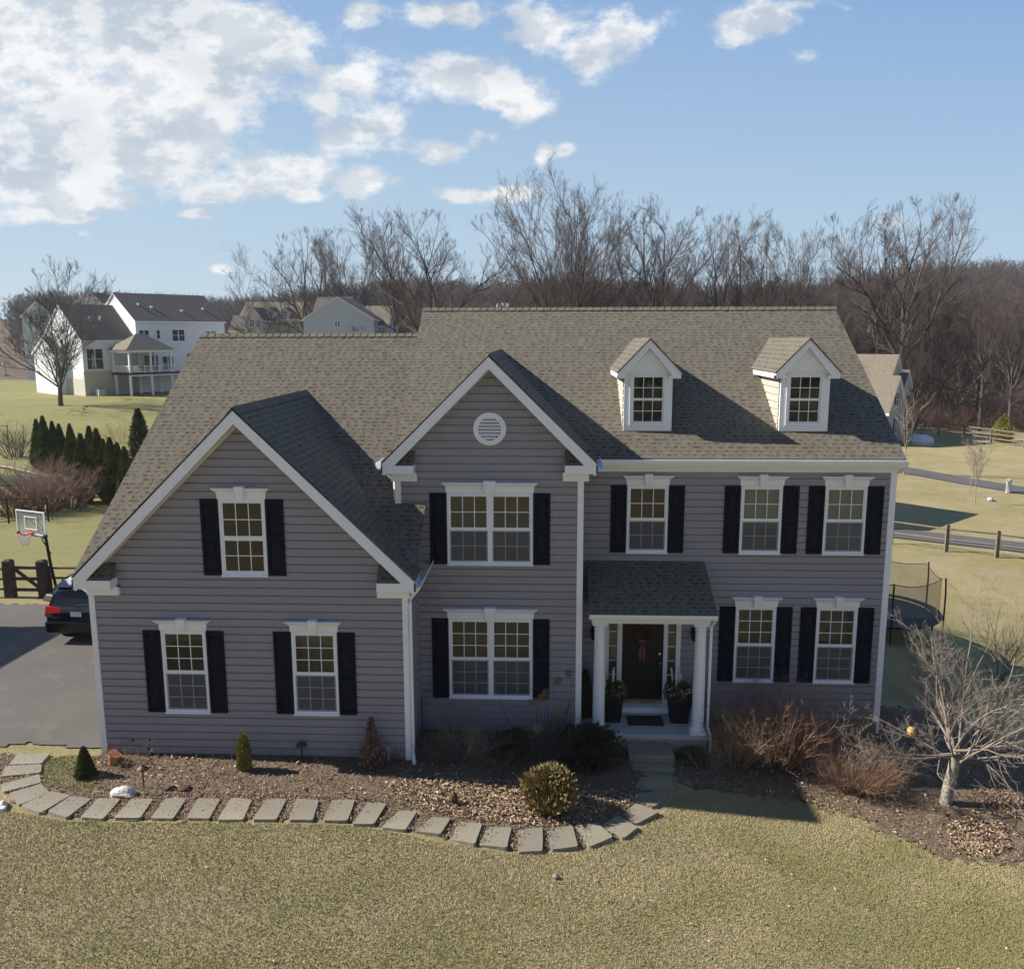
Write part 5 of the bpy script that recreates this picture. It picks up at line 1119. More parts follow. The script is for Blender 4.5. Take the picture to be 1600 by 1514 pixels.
MAT['wwhite'] = M('white_siding', (.70, .72, .76), .6, vary=[(.8, (.64, .66, .70), .4, .7, .5)])
MAT['wcream'] = M('cream_block', (.50, .47, .40), .7)
MAT['wblue'] = M('blue_grey_siding', (.50, .54, .58), .6, vary=[(.8, (.46, .50, .54), .4, .7, .5)])
MAT['wgrey'] = M('grey_beige_siding', (.36, .35, .33), .6)
MAT['wcr'] = M('cream_siding', (.55, .53, .47), .6)
def zv(v, u, y): return zat(v, u, y)
# A: white house with the raised deck
ya = 111.0; cA = aty(211, 500, ya); root = empty('neighbour_house', (cA[0], ya, 0), R(53), label='white two storey house with dark roofs and a raised white deck at left', cat='house')
block(root, 0, 15.2, 0, 12, -1.6, 11.3, 15.4, 'x', 'wwhite', 'farroof')
block(root, -8.1, -.05, .4, 13, -1.6, 8.5, 13.5, 'x', 'wwhite', 'farroof')
m = MB(); m.box(-8.16, -.3, .33, .6, -1.6, 3.7); m.box(-8.16, -7.9, .6, 12.9, -1.6, 2.6); m.build('basement_wall', 'wcream', root)
block(root, -9.5, -8.15, 6, 13.5, -1, 6.4, 8.6, 'x', 'wwhite', 'farroof2')
for (x, y, z, w_, h, d_) in ((.4, 0, 8.1, 1.7, 1.6, 2), (3.2, 0, 8.3, .7, 1.4, 1), (5.8, 0, 7.9, 2.2, 1.9, 2), (8.1, 0, 4.6, 2.0, 1.5, 2), (11.6, 0, 8.1, 2.0, 1.5, 2), (-7.6, .4, 3.9, 2.5, 3.1, 2), (-.0+.9, 0, 3.6, 2.4, 2.3, 2), (3.9, 0, 3.5, 1.9, 2.2, 2)): fwin(root, x, y, z, w_, h, '-y', d_)
for (x, y, z) in ((2.4, 3.2, 13.5), (4.2, 2.6, 13.1), (8.9, 1.9, 12.6), (13, 2.5, 13.0), (-5.1, 3.6, 11.4), (-3.6, 3.7, 11.5)):
    m = MB(); m.tube([(x, y, z-.9), (x, y, z)], .11, 6); m.tube([(x, y, z), (x, y, z+.28)], .2, 6); m.build('roof_vent', 'white', root)
dxa, dxb, dy0, dy1, dz = -4.2, 7.4, -5.4, -.05, 3.45
m = MB(); m.box(dxa, dxb, dy0, dy1, dz-.35, dz); dk = m.build('deck', 'fencewood', root)
m = MB(); m.box(dxa-.05, dxb, dy0-.06, dy0-.01, dz-.45, dz-.3)
for zz in (dz+.12, dz+.98): m.box(dxa, dxb, dy0, dy0+.08, zz, zz+.08); m.box(dxa, dxa+.08, dy0+.08, dy1, zz, zz+.08)
for i in range(70): xx = dxa+.1+(dxb-dxa-.2)*i/69; m.box(xx, xx+.03, dy0+.02, dy0+.05, dz+.2, dz+.98)
for i in range(32): yy = dy0+.15+5.1*i/31; m.box(dxa+.02, dxa+.05, yy, yy+.03, dz+.2, dz+.98)
for i in range(6): xx = dxa+(dxb-dxa-.12)*i/5; m.box(xx, xx+.12, dy0-.005, dy0+.11, dz+.001, dz+1.1)
m.build('railing', 'white', dk)
for (x, y) in ((-4.2, -5.4), (-.9, -5.4), (2.3, -5.4), (5.6, -5.4), (-4.2, -1.2), (-.9, -2), (2.3, -2)): m = MB(); m.box(x, x+.28, y+.1, y+.38, -1.2, dz-.36); m.build('deck_post', 'white', root)
ez, az_ = 6.8, 9.1; ea, eb = -4.7, 2.9; mid = -2.7; m = MB()
E4 = [(ea, dy0-.4, ez), (eb, dy0-.4, ez), (eb, dy1, ez), (ea, dy1, ez)]; A_, B_ = ((ea+eb)/2-.6, mid, az_), ((ea+eb)/2+.6, mid, az_)
roofplane(m, [E4[0], E4[1], B_, A_], (1, 0, 0)); roofplane(m, [E4[1], E4[2], B_], (0, 1, 0)); roofplane(m, [E4[2], E4[3], A_, B_], (1, 0, 0)); roofplane(m, [E4[3], E4[0], A_], (0, 1, 0)); m.build('pavilion_roof', 'farroof2', root)
m = MB(); m.box(ea+.3, eb-.3, dy0-.1, dy0+.15, ez-.4, ez-.03); m.box(ea+.3, ea+.55, dy0+.15, dy1, ez-.4, ez-.03); m.box(eb-.55, eb-.3, dy0+.15, dy1, ez-.4, ez-.03); m.build('pavilion_beam', 'white', root)
for (x, y) in ((-4.15, -5.3), (-.9, -5.3), (2.3, -5.3), (-4.15, -.6), (2.3, -.6)): m = MB(); m.box(x, x+.25, y, y+.25, dz+.001, ez-.4); m.build('pavilion_post', 'white', root)
RA = Matrix.Rotation(R(53), 3, 'Z'); q_ = RA @ Vector((-1.0, -3.2, 0))
root2 = empty('covered_grill', (cA[0]+q_.x, ya+q_.y, dz), R(53), label='black covered grill and table on the raised white deck', cat='grill'); m = MB(); m.lathe([(.8, 0), (.75, .5), (.7, .8), (.35, 1.05), (0, 1.1)], (0, 0, 0), 10); m.build('cover', 'black', root2); m = MB(); m.box(.5, 2.2, -.4, .4, .7, .78); m.box(.6, .7, -.3, .3, 0, .7); m.box(2.0, 2.1, -.3, .3, 0, .7); m.build('table', 'black', root2)
q_ = RA @ Vector((-6.6, -1.0, 0)); ac = (cA[0]+q_.x, ya+q_.y); root2 = empty('air_conditioner', (ac[0], ac[1], g(*ac)), R(53), label='pale air conditioner box on the ground beside the white house deck', cat='air conditioner'); m = MB(); m.box(-.5, .5, -.5, .5, 0, 1.0); m.build('case', 'meter', root2); m = MB(); m.lathe([(.4, 1.0), (.4, 1.04), (.05, 1.06)], (0, 0, 0), 12); m.build('fan_grille', 'black', root2)
# houses behind
def simple_house(label, u0, u1, y, v_eave, v_ridge, axis, wm, rm, dep=10, wins=(), name='neighbour_house', extra=None):
    root = empty(name, (0, 0, 0), label=label, cat='house'); x0, x1 = ux(u0, y), ux(u1, y); gzz = min(g(x0, y), g(x1, y+dep))-1
    block(root, x0, x1, y, y+dep, gzz, zv(v_eave, u0, y), zv(v_ridge, u0, y+(dep/2 if axis == 'x' else 0)), axis, wm, rm)
    for (u, v, w_, h) in wins: p = aty(u, v, y); fwin(root, p[0], y, p[2], w_, h)
    return root
simple_house('blue grey gable end house behind the left shade tree', 34, 84, 150, 492, 470, 'y', 'wblue', 'farroof', 12, ((45, 505, 1, 1.5), (66, 505, 1, 1.5)))
r_ = simple_house('brown roofed house with a small blue gable peeping over the white house', 112, 172, 160, 478, 458, 'x', 'wblue', 'farroof', 12)
block(r_, ux(136, 156), ux(160, 156), 156, 162, 0, zv(471, 148, 156), zv(457, 148, 156), 'y', 'wblue', 'farroof')
r_ = simple_house('cream house with tan roof, two small dormers and front gable behind the garage', 372, 470, 150, 500, 472, 'x', 'wcr', 'farroof2', 12, ((432, 509, .9, 1.2), (446, 509, .9, 1.2)))
block(r_, ux(384, 146), ux(410, 146), 146, 153, 0, zv(497, 397, 146), zv(480, 397, 146), 'y', 'wcr', 'farroof')
for u in (393, 403): p = aty(u-2.5, 511, 146); fwin(r_, p[0], 146, p[2], .9, 1.3)
for u in (424, 446):
    xm_ = ux(u, 150.5); block(r_, xm_-.75, xm_+.75, 150.6, 154, zv(497, u, 150.6), zv(486, u, 150.6), zv(480, u, 150.6), 'y', 'wwhite', 'farroof', ov=.15); p = aty(u, 495, 150.6); fwin(r_, xm_-.4, 150.6, p[2], .8, 1.1)
block(r_, ux(358, 148), ux(383, 148), 148, 154, 0, zv(514, 370, 148), zv(493, 370, 151), 'x', 'wcr', 'farroof')
r_ = simple_house('blue grey house with wide plain gable end behind the garage ridge', 474, 584, 118, 497, 463, 'y', 'wblue', 'farroof', 12, ((523, 511, .9, .9),))
block(r_, ux(566, 122), ux(606, 122), 122, 130, 0, zv(506, 586, 122), zv(478, 586, 126), 'x', 'wblue', 'farroof2')
block(r_, ux(486, 124), ux(540, 124), 124.5, 134, 0, zv(496, 500, 124.5), zv(464, 500, 129), 'x', 'wblue', 'farroof')
for k, (u0, u1, y, ve, vr, lb) in enumerate(((1372, 1392, 215, 496, 488, 'small pale house glimpsed through the right wood, upper left'), (1446, 1478, 190, 520, 505, 'cream house glimpsed through the trunks of the right wood'), (1568, 1592, 230, 500, 490, 'white house glimpsed through the wood near the right edge'), (1488, 1500, 170, 562, 548, 'narrow pale house low behind right wood trunks'), (750, 772, 330, 479, 472, 'tiny white house on the far hill left of the giant tree'), (776, 794, 330, 480, 474, 'tiny pale house on the far hill next to the giant tree'))):
    simple_house(lb, u0, u1, y, ve, vr, 'x' if k % 2 else 'y', 'wwhite' if k != 1 else 'wcr', 'farroof2' if k < 4 else 'meter', 8)
# C: house at the right, turned towards the right
p = atg(1383, 698); root = empty('neighbour_house', (p[0], p[1], p[2]), R(-33), label='grey beige house with tan roof and stepped gables beyond the right roof end', cat='house')
block(root, -15, 0, 0, 7, -1, 3.3, 6.1, 'x', 'wgrey', 'farroof2'); block(root, -16, -1.2, 4.5, 11.5, -1, 5.0, 7.9, 'x', 'wgrey', 'farroof2')
block(root, -3.2, -.6, 8.6, 12.0, 3.8, 5.0, 6.4, 'x', 'wgrey', 'farroof')
fwin(root, 0, 3.0, 3.2, 1.1, 1.5, '+x', 1, True); fwin(root, 0, 3.0, .8, 1.1, 1.5, '+x', 1, True); fwin(root, -1.2, 9.4, 4.0, .9, 1.3, '+x', 1)
p = atg(1438, 694); root = empty('covered_furniture', tuple(p), label='low blue grey covered patio furniture beside the right neighbour house', cat='furniture cover'); m = MB(); m.lathe([(1.1, 0), (1.15, .3), (1.0, .65), (.6, .85), (0, .9)], (0, 0, 0), 9); m.build('cover', 'wblue', root); m = MB(); m.tube([(0, 0, .8), (0, 0, 1.0)], .05, 6); m.build('tie', 'black', root)
# houses whose shadows fall into the picture
root = empty('neighbour_house', (0, 0, 0), label='grey house standing behind the main house, hidden by its roof', cat='house'); block(root, 12, 22.6, 24, 33, -1.5, 3.6, 6.6, 'x', 'wgrey', 'farroof2')
root = empty('neighbour_house', (0, 0, 0), label='neighbour house left of the driveway whose shadow falls on the asphalt', cat='house'); block(root, -25, -13.6, -9, 5.6, -1.0, 5.7, 8.2, 'y', 'wgrey', 'farroof')

# ------------------------------------------------------------------ minivan
bx_, by_ = -5.20, 3.72; root = empty('minivan', (bx_+.98, by_, g(-4.3, 5)+.03), label='black minivan parked nose away on the driveway beside the garage corner', cat='minivan')
def section(y):
    # half widths and heights of the body along its length (rear at 0)
    L_ = 4.75; t_ = y/L_
    top = np.interp(t_, [0, .02, .06, .12, .45, .62, .76, .80, .97, 1], [.95, 1.30, 1.66, 1.72, 1.74, 1.70, 1.22, 1.12, .92, .70])
    wb = np.interp(t_, [0, .03, .1, .5, .9, .97, 1], [.90, .95, .98, .985, .96, .86, .70]); wt = np.interp(t_, [0, .06, .12, .6, .78, .8, 1], [.84, .72, .70, .70, .74, .82, .6])
    belt = np.interp(t_, [0, .1, .7, .8, 1], [1.0, 1.02, .98, .96, .78]); belt = min(belt, top-.02)
    return top, wb, wt, belt
m = MB(); ys = [0, .05, .12, .22, .35, .6, 1.0, 1.6, 2.2, 2.8, 3.2, 3.6, 3.8, 4.2, 4.55, 4.75]; rings = []
for y in ys:
    top, wb, wt, belt = section(y); z0 = .30 if .3 < y < 4.4 else .36
    rings.append([(-wb*.9, y, z0), (-wb, y, z0+.14), (-wb*1.0, y, .72), (-wb*.985, y, belt), (-wt-.03, y, top-.08), (-wt+.10, y, top), (0, y, top+.025), (wt-.10, y, top), (wt+.03, y, top-.08), (wb*.985, y, belt), (wb, y, .72), (wb, y, z0+.14), (wb*.9, y, z0)])
for a, b in zip(rings[:-1], rings[1:]):
    for i in range(12): m.face([a[i], a[i+1], b[i+1], b[i]])
    m.face([a[12], a[0], b[0], b[12]])
m.face(rings[0]); m.face(rings[-1][::-1]); body = m.build('body', 'carpaint', root, smooth=False, bevel=.02)
def zface(z): return np.interp(z, [.95, 1.30, 1.66], [-.005, .09, .28])      # rear face lean
m = MB(); m.face([(-.76, zface(1.06)-.012, 1.06), (.76, zface(1.06)-.012, 1.06), (.66, zface(1.62)-.012, 1.60), (-.66, zface(1.62)-.012, 1.60)]); m.build('rear_window', 'vanglass', root)

m = MB(); m.hexa([(-.72, .20, 1.665), (.72, .20, 1.665), (-.68, .62, 1.725), (.68, .62, 1.725), (-.70, .14, 1.70), (.70, .14, 1.70), (-.66, .62, 1.775), (.66, .62, 1.775)]); m.build('spoiler', 'carpaint', root, bevel=.01)
m = MB(); m.box(-.14, .14, .135, .15, 1.675, 1.69); m.build('brake_lamp', 'redlens', root)
for sg in (-1, 1):
    m = MB(); a, b = sorted((sg*.90, sg*.46)); zz = (.98, 1.14)
    m.hexa([(sg*.46, -.03, .97), (sg*.93, -.02, .94), (sg*.46, .08, .97), (sg*.945, .25, .94), (sg*.50, -.0, 1.10), (sg*.91, .02, 1.16), (sg*.50, .1, 1.10), (sg*.92, .30, 1.16)]); m.build('tail_light', 'redlens', root)
    m = MB(); m.hexa([(sg*.72, -.025, .84), (sg*.93, -.02, .84), (sg*.72, .08, .84), (sg*.94, .2, .84), (sg*.70, -.025, .935), (sg*.935, -.018, .935), (sg*.70, .08, .935), (sg*.945, .22, .935)]); m.build('reversing_light', 'chrome', root)
    m = MB(); m.tube([(sg*.70, .6, 1.76), (sg*.69, .8, 1.80), (sg*.69, 2.6, 1.80), (sg*.70, 2.8, 1.76)], .02, 6); m.build('roof_rail', 'black', root)
    m = MB()
    for (ya_, yb_, k_) in ((.55, 1.45, 0), (1.55, 2.45, 0), (2.55, 3.3, .12)):
        P = []
        for (yy, zz_) in ((ya_, 1.06), (yb_, 1.04), (yb_-k_-.02, 1.58-k_*.4), (ya_+.05, 1.58)):
            top, wb, wt, belt = section(yy); f_ = (zz_-belt)/(top-.08-belt); xx = wb*.985*(1-f_)+(wt+.03)*f_+.008; P.append((sg*xx, yy, zz_))
        m.face(P)
    m.build('side_window', 'black', root)
    m = MB(); m.box(*sorted((sg*.98, sg*1.14)), 3.15, 3.28, 1.02, 1.18); m.build('mirror', 'carpaint', root, bevel=.03)
    for yy in (.95, 3.85):
        m = MB(); m.tube([(sg*.78, yy, .33), (sg*.99, yy, .33)], .33, 20); wh = m.build('wheel', 'tyre', root); m = MB(); m.tube([(sg*.985, yy, .33), (sg*1.0, yy, .33)], .21, 16); m.build('rim', 'chrome', wh)
m = MB(); m.box(-.46, .46, -.045, -.012, 1.03, 1.075); m.build('chrome_strip', 'chrome', root)
m = MB(); m.box(-.85, .85, -.06, .0, .58, .60); m.build('bumper_trim', 'chrome', root)
m = MB(); m.hexa([(-.92, -.07, .36), (.92, -.07, .36), (-.95, .3, .36), (.95, .3, .36), (-.93, -.09, .70), (.93, -.09, .70), (-.96, .3, .72), (.96, .3, .72)]); m.build('bumper', 'carpaint', root, bevel=.03)
m = MB(); m.box(-.16, .16, -.03, -.012, .86, 1.0); pl_ = m.build('number_plate', 'wwhite', root); m = MB()
for i, x in enumerate((-.11, -.07, -.03, .03, .07, .11)): m.box(x-.012, x+.012, -.035, -.031, .90, .955); 
m.box(-.06, .06, -.035, -.031, .97, .985); m.build('plate_characters', 'wblue', pl_)
m = MB(); m.box(-.06, -.035, -.03, .0, 1.10, 1.20); m.box(.035, .06, -.03, .0, 1.10, 1.20); m.box(-.035, .035, -.028, -.002, 1.14, 1.16); m.box(-.075, .075, -.02, .0, 1.205, 1.215); m.box(-.065, .065, -.02, .0, 1.085, 1.095); m.build('emblem', 'chrome', root)
m = MB(); m.tube([(.02, .02, 1.20), (.35, .0, 1.225), (.42, .0, 1.23)], .01, 5); m.build('wiper', 'black', root)
m = MB(); [m.box(-.72+i*.045, -.69+i*.045, -.022, -.0, .80, .835) for i in range(5)]; m.build('name_badge', 'chrome', root)

# ------------------------------------------------------------------ basketball hoops
def hoop(loc, rz, label, s_=1.0, top=2.75):
    root = empty('basketball_hoop', tuple(loc), rz, s_, label=label, cat='basketball hoop')
    m = MB(); m.hexa([(-.35, -.1, 0), (.35, -.1, 0), (-.4, .75, 0), (.4, .75, 0), (-.25, -.0, .22), (.25, -.0, .22), (-.3, .6, .28), (.3, .6, .28)]); m.build('base', 'black', root, bevel=.04)
    m = MB(); m.tube([(.0, .3, .1), (.0, .12, 1.3), (.0, .02, top-.45)], .05, 8); m.build('pole', 'black', root)
    m = MB(); 
    for sx in (-.12, .12): m.tube([(sx*.3, .05, top-.7), (sx*2, -.42, top-.25)], .018, 5); m.tube([(sx*.3, .04, top-.45), (sx*2, -.42, top+.12)], .018, 5)
    m.tube([(.1, .10, top-1.2), (.1, -.2, top-.6)], .02, 5); m.build('support_arms', 'black', root)
    m = MB(); m.box(-.66, .66, -.47, -.45, top-.40, top+.38); bb = m.build('backboard', 'plexi', root); m = MB()
    for (a, b, c, d_) in ((-.69, .69, top-.42, top-.385), (-.69, .69, top+.365, top+.40), (-.69, -.655, top-.385, top+.365), (.655, .69, top-.385, top+.365)): m.box(a, b, -.485, -.44, c, d_)
    for (a, b, c, d_) in ((-.30, .30, top-.25, top-.215), (-.30, .30, top+.17, top+.205), (-.30, -.265, top-.215, top+.17), (.265, .30, top-.215, top+.17)): m.box(a, b, -.482, -.472, c, d_)
    m.build('board_frame', 'white', bb); m = MB(); m.box(-.72, -.58, -.49, -.43, top-.46, top-.36); m.box(.58, .72, -.49, -.43, top-.46, top-.36); m.box(-.6, .6, -.478, -.44, top-.46, top-.421); m.build('corner_pad', 'black', bb)
    m = MB(); n = 20; m.tube([(.23*math.cos(2*math.pi*i/n), -.76+.23*math.sin(2*math.pi*i/n), top-.33) for i in range(n+1)], .014, 6); m.box(-.08, .08, -.56, -.48, top-.42, top-.32); rim = m.build('rim', 'orange', root)
    m = MB()
    for i in range(12):
        for dr_ in (1, -1):
            a0 = 2*math.pi*i/12; P = [(.22*(1-.55*q/3)*math.cos(a0+dr_*q*.26), -.76+.22*(1-.55*q/3)*math.sin(a0+dr_*q*.26), top-.33-.13*q) for q in range(4)]; m.tube(P, .007, 3, False)
    m.build('net', 'white', rim); return root
hoop((-7.62, 8.15, g(-7.6, 8.1)), R(-22), 'basketball hoop with clear backboard and red rim at the driveway edge beside the minivan', 1.0, 2.88)
p = atg(9, 588); hoop(tuple(p), R(10), 'distant portable basketball hoop on the left neighbour driveway', 1.15, 3.0)
# ------------------------------------------------------------------ fences
def fence(label, pts, h, rails, mat, post=.09, rail=.035, sp=2.6, group=None, name='fence', thick=.02, over=.0, every=None):
    pts = [np.array(p[:2], float) for p in pts]; c = pts[0]; zc = g(*c); root = empty(name, (c[0], c[1], zc), label=label, cat='fence'); 
    if group: root['group'] = group
    P = []
    for a, b in zip(pts[:-1], pts[1:]):
        n = max(1, int(round(np.linalg.norm(b-a)/sp))); P += [a+(b-a)*i/n for i in range(n)]
    P.append(pts[-1]); r_ = random.Random(8); hs = [r_.uniform(-.03, .03) for _ in P]
    for p, q in zip(P, hs):
        x, y = p-c; z = g(*p)-zc; m = MB(); m.hexa([(x-post, y-post*.7, z-.2), (x+post, y-post*.7, z-.2), (x-post, y+post*.7, z-.2), (x+post, y+post*.7, z-.2), (x-post*.9, y-post*.6, z+h+q), (x+post*.9, y-post*.6, z+h+q-.03), (x-post*.9, y+post*.6, z+h+q), (x+post*.9, y+post*.6, z+h+q-.03)]); m.build('post', mat, root)
    for a, b in zip(P[:-1], P[1:]):
        for rz_ in rails:
            j1, j2 = r_.uniform(-.02, .02), r_.uniform(-.02, .02); m = MB(); A = (a[0]-c[0], a[1]-c[1], g(*a)-zc+rz_*h+j1); B = (b[0]-c[0], b[1]-c[1], g(*b)-zc+rz_*h+j2); M_ = tuple((q+w_)/2 for q, w_ in zip(A, B))
            m.tube([A, M_, B], [rail*.8, rail, rail*.8], 6); m.build('rail', mat, root)
    return root
def gp(u, v): return atg(u, v)[:2]
ga, gb = gp(18, 933), gp(73, 932)
fence('dark rail fence running from the gate post to the house behind the minivan', [gb+(.16, .0), gb+(7.2, .2)], 1.15, (.25, .58, .90), 'fencewood', .07, .045, 2.4)
fence('dark rail fence left of the gate at the left edge of the photo', [ga-(.16, 0), ga-(5, .1)], 1.15, (.25, .58, .90), 'fencewood', .07, .045, 2.4)
zc = g(*ga); root = empty('gate', (ga[0], ga[1], zc), label='dark wooden rail gate with a diagonal brace between two thick posts', cat='gate'); wv = gb-ga; L_ = wv[0]
for x in (0, L_): m = MB(); m.box(x-.15, x+.15, -.13, .13, -.3, 1.32); m.hexa([(x-.15, -.13, 1.32), (x+.15, -.13, 1.32), (x-.15, .13, 1.32), (x+.15, .13, 1.32), (x-.08, -.07, 1.38), (x+.08, -.07, 1.38), (x-.08, .07, 1.38), (x+.08, .07, 1.38)]); m.build('post', 'fencewood', root)
for z in (.28, .68, 1.08): m = MB(); m.box(.16, L_-.16, -.04, .04, z-.05, z+.05); m.build('rail', 'fencewood', root)
m = MB(); m.hexa([(.16, -.05, 1.02), (.16, .03, 1.02), (L_-.16, -.05, .30), (L_-.16, .03, .30), (.16, -.05, 1.14), (.16, .03, 1.14), (L_-.16, -.05, .42), (L_-.16, .03, .42)]); m.build('brace', 'fencewood', root)
fence('dark three rail fence in front of the arborvitae at the roof edge', [gp(126, 789), gp(206, 780)], 1.1, (.3, .62, .95), 'greywood', .06, .035, 2.6)
fence('two rail post fence along the near side of the lower path', [gp(1392, 850), gp(1478, 862), gp(1557, 871), gp(1660, 886)], 1.25, (.45, .85), 'greywood', .08, .05, 2.9)
fence('pale split rail fence at the wood edge beyond the right lawn', [gp(1466, 681), gp(1548, 692), gp(1600, 700)], 1.3, (.35, .65, .95), 'greywood', .08, .06, 3.0)
fence('thin black pool fence behind the twiggy hedge at left', [gp(-20, 822), gp(14, 818), gp(76, 815)], 1.3, (.1, .95), 'black', .035, .02, 2.2)
# pool with coping and a metal frame at the left edge
pc = gp(2, 752); sheet('pool_cover', [tuple(pc+np.array([2.6*math.cos(a)*2.2, 2.2*math.sin(a)])) for a in np.linspace(0, 2*np.pi, 24, endpoint=False)], .4, .10, 'poolgreen')
strip('pool_coping', [tuple(gp(-40, 726)), tuple(gp(10, 732)), tuple(gp(72, 747))], .35, .14, 'concrete')
pf_ = gp(15, 705); root = empty('swing_frame', (pf_[0], pf_[1], g(*pf_)), label='thin black metal frame standing at the left edge behind the pool', cat='frame'); hh = 2.2
for x in (0, -2.6): m = MB(); m.tube([(x, 0, 0), (x, 0, hh)], .035, 6); m.build('upright', 'black', root)
m = MB(); m.tube([(0, 0, hh), (-2.6, 0, hh)], .035, 6); m.build('crossbar', 'black', root)
# ------------------------------------------------------------------ trampoline
tcx, tcy = 21.25, 9.7; zt = g(tcx, tcy); root = empty('trampoline', (tcx, tcy, zt), label='round trampoline with black safety net behind the right end of the house', cat='trampoline')
Rt = 2.05; n = 36; ring = [(Rt*math.cos(2*math.pi*i/n), Rt*math.sin(2*math.pi*i/n)) for i in range(n)]
m = MB(); m.tube([(x, y, .62) for x, y in ring+ring[:1]], .045, 6); 
m.build('frame_ring', 'black', root); m = MB(); m.face([(x*.86, y*.86, .6) for x, y in ring]); m.build('jumping_mat', 'black', root)
m = MB()
for i in range(n): j = (i+1) % n; a, b = ring[i], ring[j]; m.face([(a[0], a[1], .66), (b[0], b[1], .66), (b[0]*.85, b[1]*.85, .64), (a[0]*.85, a[1]*.85, .64)])
m.build('spring_pad', 'black', root); m = MB(); k6 = 6
tops = []
for i in range(k6):
    a = 2*math.pi*(i+.35)/k6; x, y = Rt*1.06*math.cos(a), Rt*1.06*math.sin(a); q = MB(); q.tube([(x, y, -.05), (x, y, 1.6), (x*.985, y*.985, 2.15)], .028, 6); q.build('pole', 'black', root); tops.append((a, x*.97, y*.97))
for i in range(k6):
    a0, a1 = tops[i][0], tops[i][0]+2*math.pi/k6
    for q in range(6):
        f0, f1 = q/6, (q+1)/6
        def pt(f): a = a0+(a1-a0)*f; rr_ = Rt*.99*(1-.10*math.sin(f*math.pi)); return rr_*math.cos(a), rr_*math.sin(a), 2.1-.16*math.sin(f*math.pi)
        A, B = pt(f0), pt(f1); m.face([(A[0], A[1], .66), (B[0], B[1], .66), B, A])
m.build('safety_net', 'net', root)
m = MB()
for i in range(k6):
    for f0 in range(6):
        a0, a1 = tops[i][0], tops[i][0]+2*math.pi/k6; P = []
        for f in (f0/6, (f0+1)/6): a = a0+(a1-a0)*f; rr_ = Rt*.99*(1-.10*math.sin(f*math.pi)); P.append((rr_*math.cos(a), rr_*math.sin(a), 2.1-.16*math.sin(f*math.pi)))
        m.tube(P, .014, 4, False)
m.build('net_hem', 'black', root)
for i in range(6): a = 2*math.pi*(i+.1)/6; m = MB(); m.tube([(Rt*math.cos(a), Rt*math.sin(a), -.35), (Rt*math.cos(a), Rt*math.sin(a), .6)], .03, 6); m.build('leg', 'black', root)
# small things on the right lawn
p = atg(1575, 770); root = empty('utility_post', tuple(p), label='short pale utility post on the lawn beside the upper path', cat='post'); m = MB(); m.tube([(0, 0, 0), (0, 0, .75)], .16, 8); m.build('stub', 'meter', root); m = MB(); m.lathe([(.19, .75), (.17, .85), (0, .9)], (0, 0, 0), 8); m.build('cap', 'meter', root)
p = atg(1547, 783); m = MB(); m.lathe([(.0, 0), (.16, .03), (.18, .12), (.10, .22), (0, .24)], (0, 0, 0), 8); m.tube([(.1, 0, .05), (.35, .05, .02)], .03, 5); o = m.build('plastic_toy', 'meter'); o.location = tuple(p); tag(o, 'small white object lying on the right lawn below the sapling pair', 'toy')
# ------------------------------------------------------------------ porch things
def planter(x, label, seed):
    rng = np.random.default_rng(seed); root = empty('planter', (x, -.72, -.12), label=label, cat='planter'); m = MB(); h = .62
    m.hexa([(-.20, -.20, 0), (.20, -.20, 0), (-.20, .20, 0), (.20, .20, 0), (-.27, -.27, h), (.27, -.27, h), (-.27, .27, h), (.27, .27, h)]); m.box(-.29, .29, -.29, .29, h, h+.05); m.build('pot', 'black', root)
    for i in range(5): a, b = rng.uniform(-.13, .13, 2); l_ = rng.uniform(.45, .75); m = MB(); m.tube([(a, b, h), (a*1.5+rng.uniform(-.03, .03), b*1.5, h+l_)], .022, 7); m.build('birch_log', 'logwood', root)
    npmesh('greenery', *[q for q in evergreen(seed, .38, lambda t_: .36*np.sqrt(np.clip(1-(2*t_-.7)**2/1.8, 0, 1)), 2600, .05, .4, core=.3)], 'evergreen', root).location = (0, 0, h-.06)
    n = 120; c = np.c_[rng.uniform(-.3, .3, (n, 2)), rng.uniform(h+.02, h+.26, n)]; t1 = unit(rng.normal(0, 1, (n, 3)))*.03; t2 = unit(np.cross(t1, rng.normal(0, 1, (n, 3))))*.03; npmesh('dried_flowers', np.stack([c-t1, c-t2, c+t1, c+t2], 1).reshape(-1, 3), np.arange(4*n).reshape(-1, 4), 'cream', root)
planter(11.13, 'black square planter with pale birch logs left of the front door', 140); planter(12.72, 'black square planter with pale birch logs right of the front door', 141)
m = MB(); m.box(-.42, .42, -.27, .27, 0, .018); o = m.build('door_mat', 'mat', bevel=.004); o.location = (11.93, -.80, -.118); tag(o, 'dark rectangular door mat on the porch floor before the door step', 'door mat')
root = empty('wreath', (11.90, -.045, 1.78), label='dark twig wreath with a red ribbon hanging on the black front door', cat='wreath'); rng = np.random.default_rng(3); n = 500; a = rng.uniform(0, 2*np.pi, n); rr_ = .19+rng.normal(0, .03, n); c = np.stack([rr_*np.cos(a), rng.uniform(-.07, .0, n), rr_*np.sin(a)], 1); t1 = unit(rng.normal(0, 1, (n, 3)))*.04; t2 = unit(np.cross(t1, rng.normal(0, 1, (n, 3))))*.014
npmesh('twig_ring', np.stack([c-t1, c-t2, c+t1, c+t2], 1).reshape(-1, 3), np.arange(4*n).reshape(-1, 4), 'wreath', root)
m = MB(); m.hexa([(-.05, -.07, -.2), (.05, -.07, -.2), (-.05, -.05, -.2), (.05, -.05, -.2), (-.12, -.09, -.13), (.12, -.09, -.13), (-.12, -.05, -.13), (.12, -.05, -.13)])
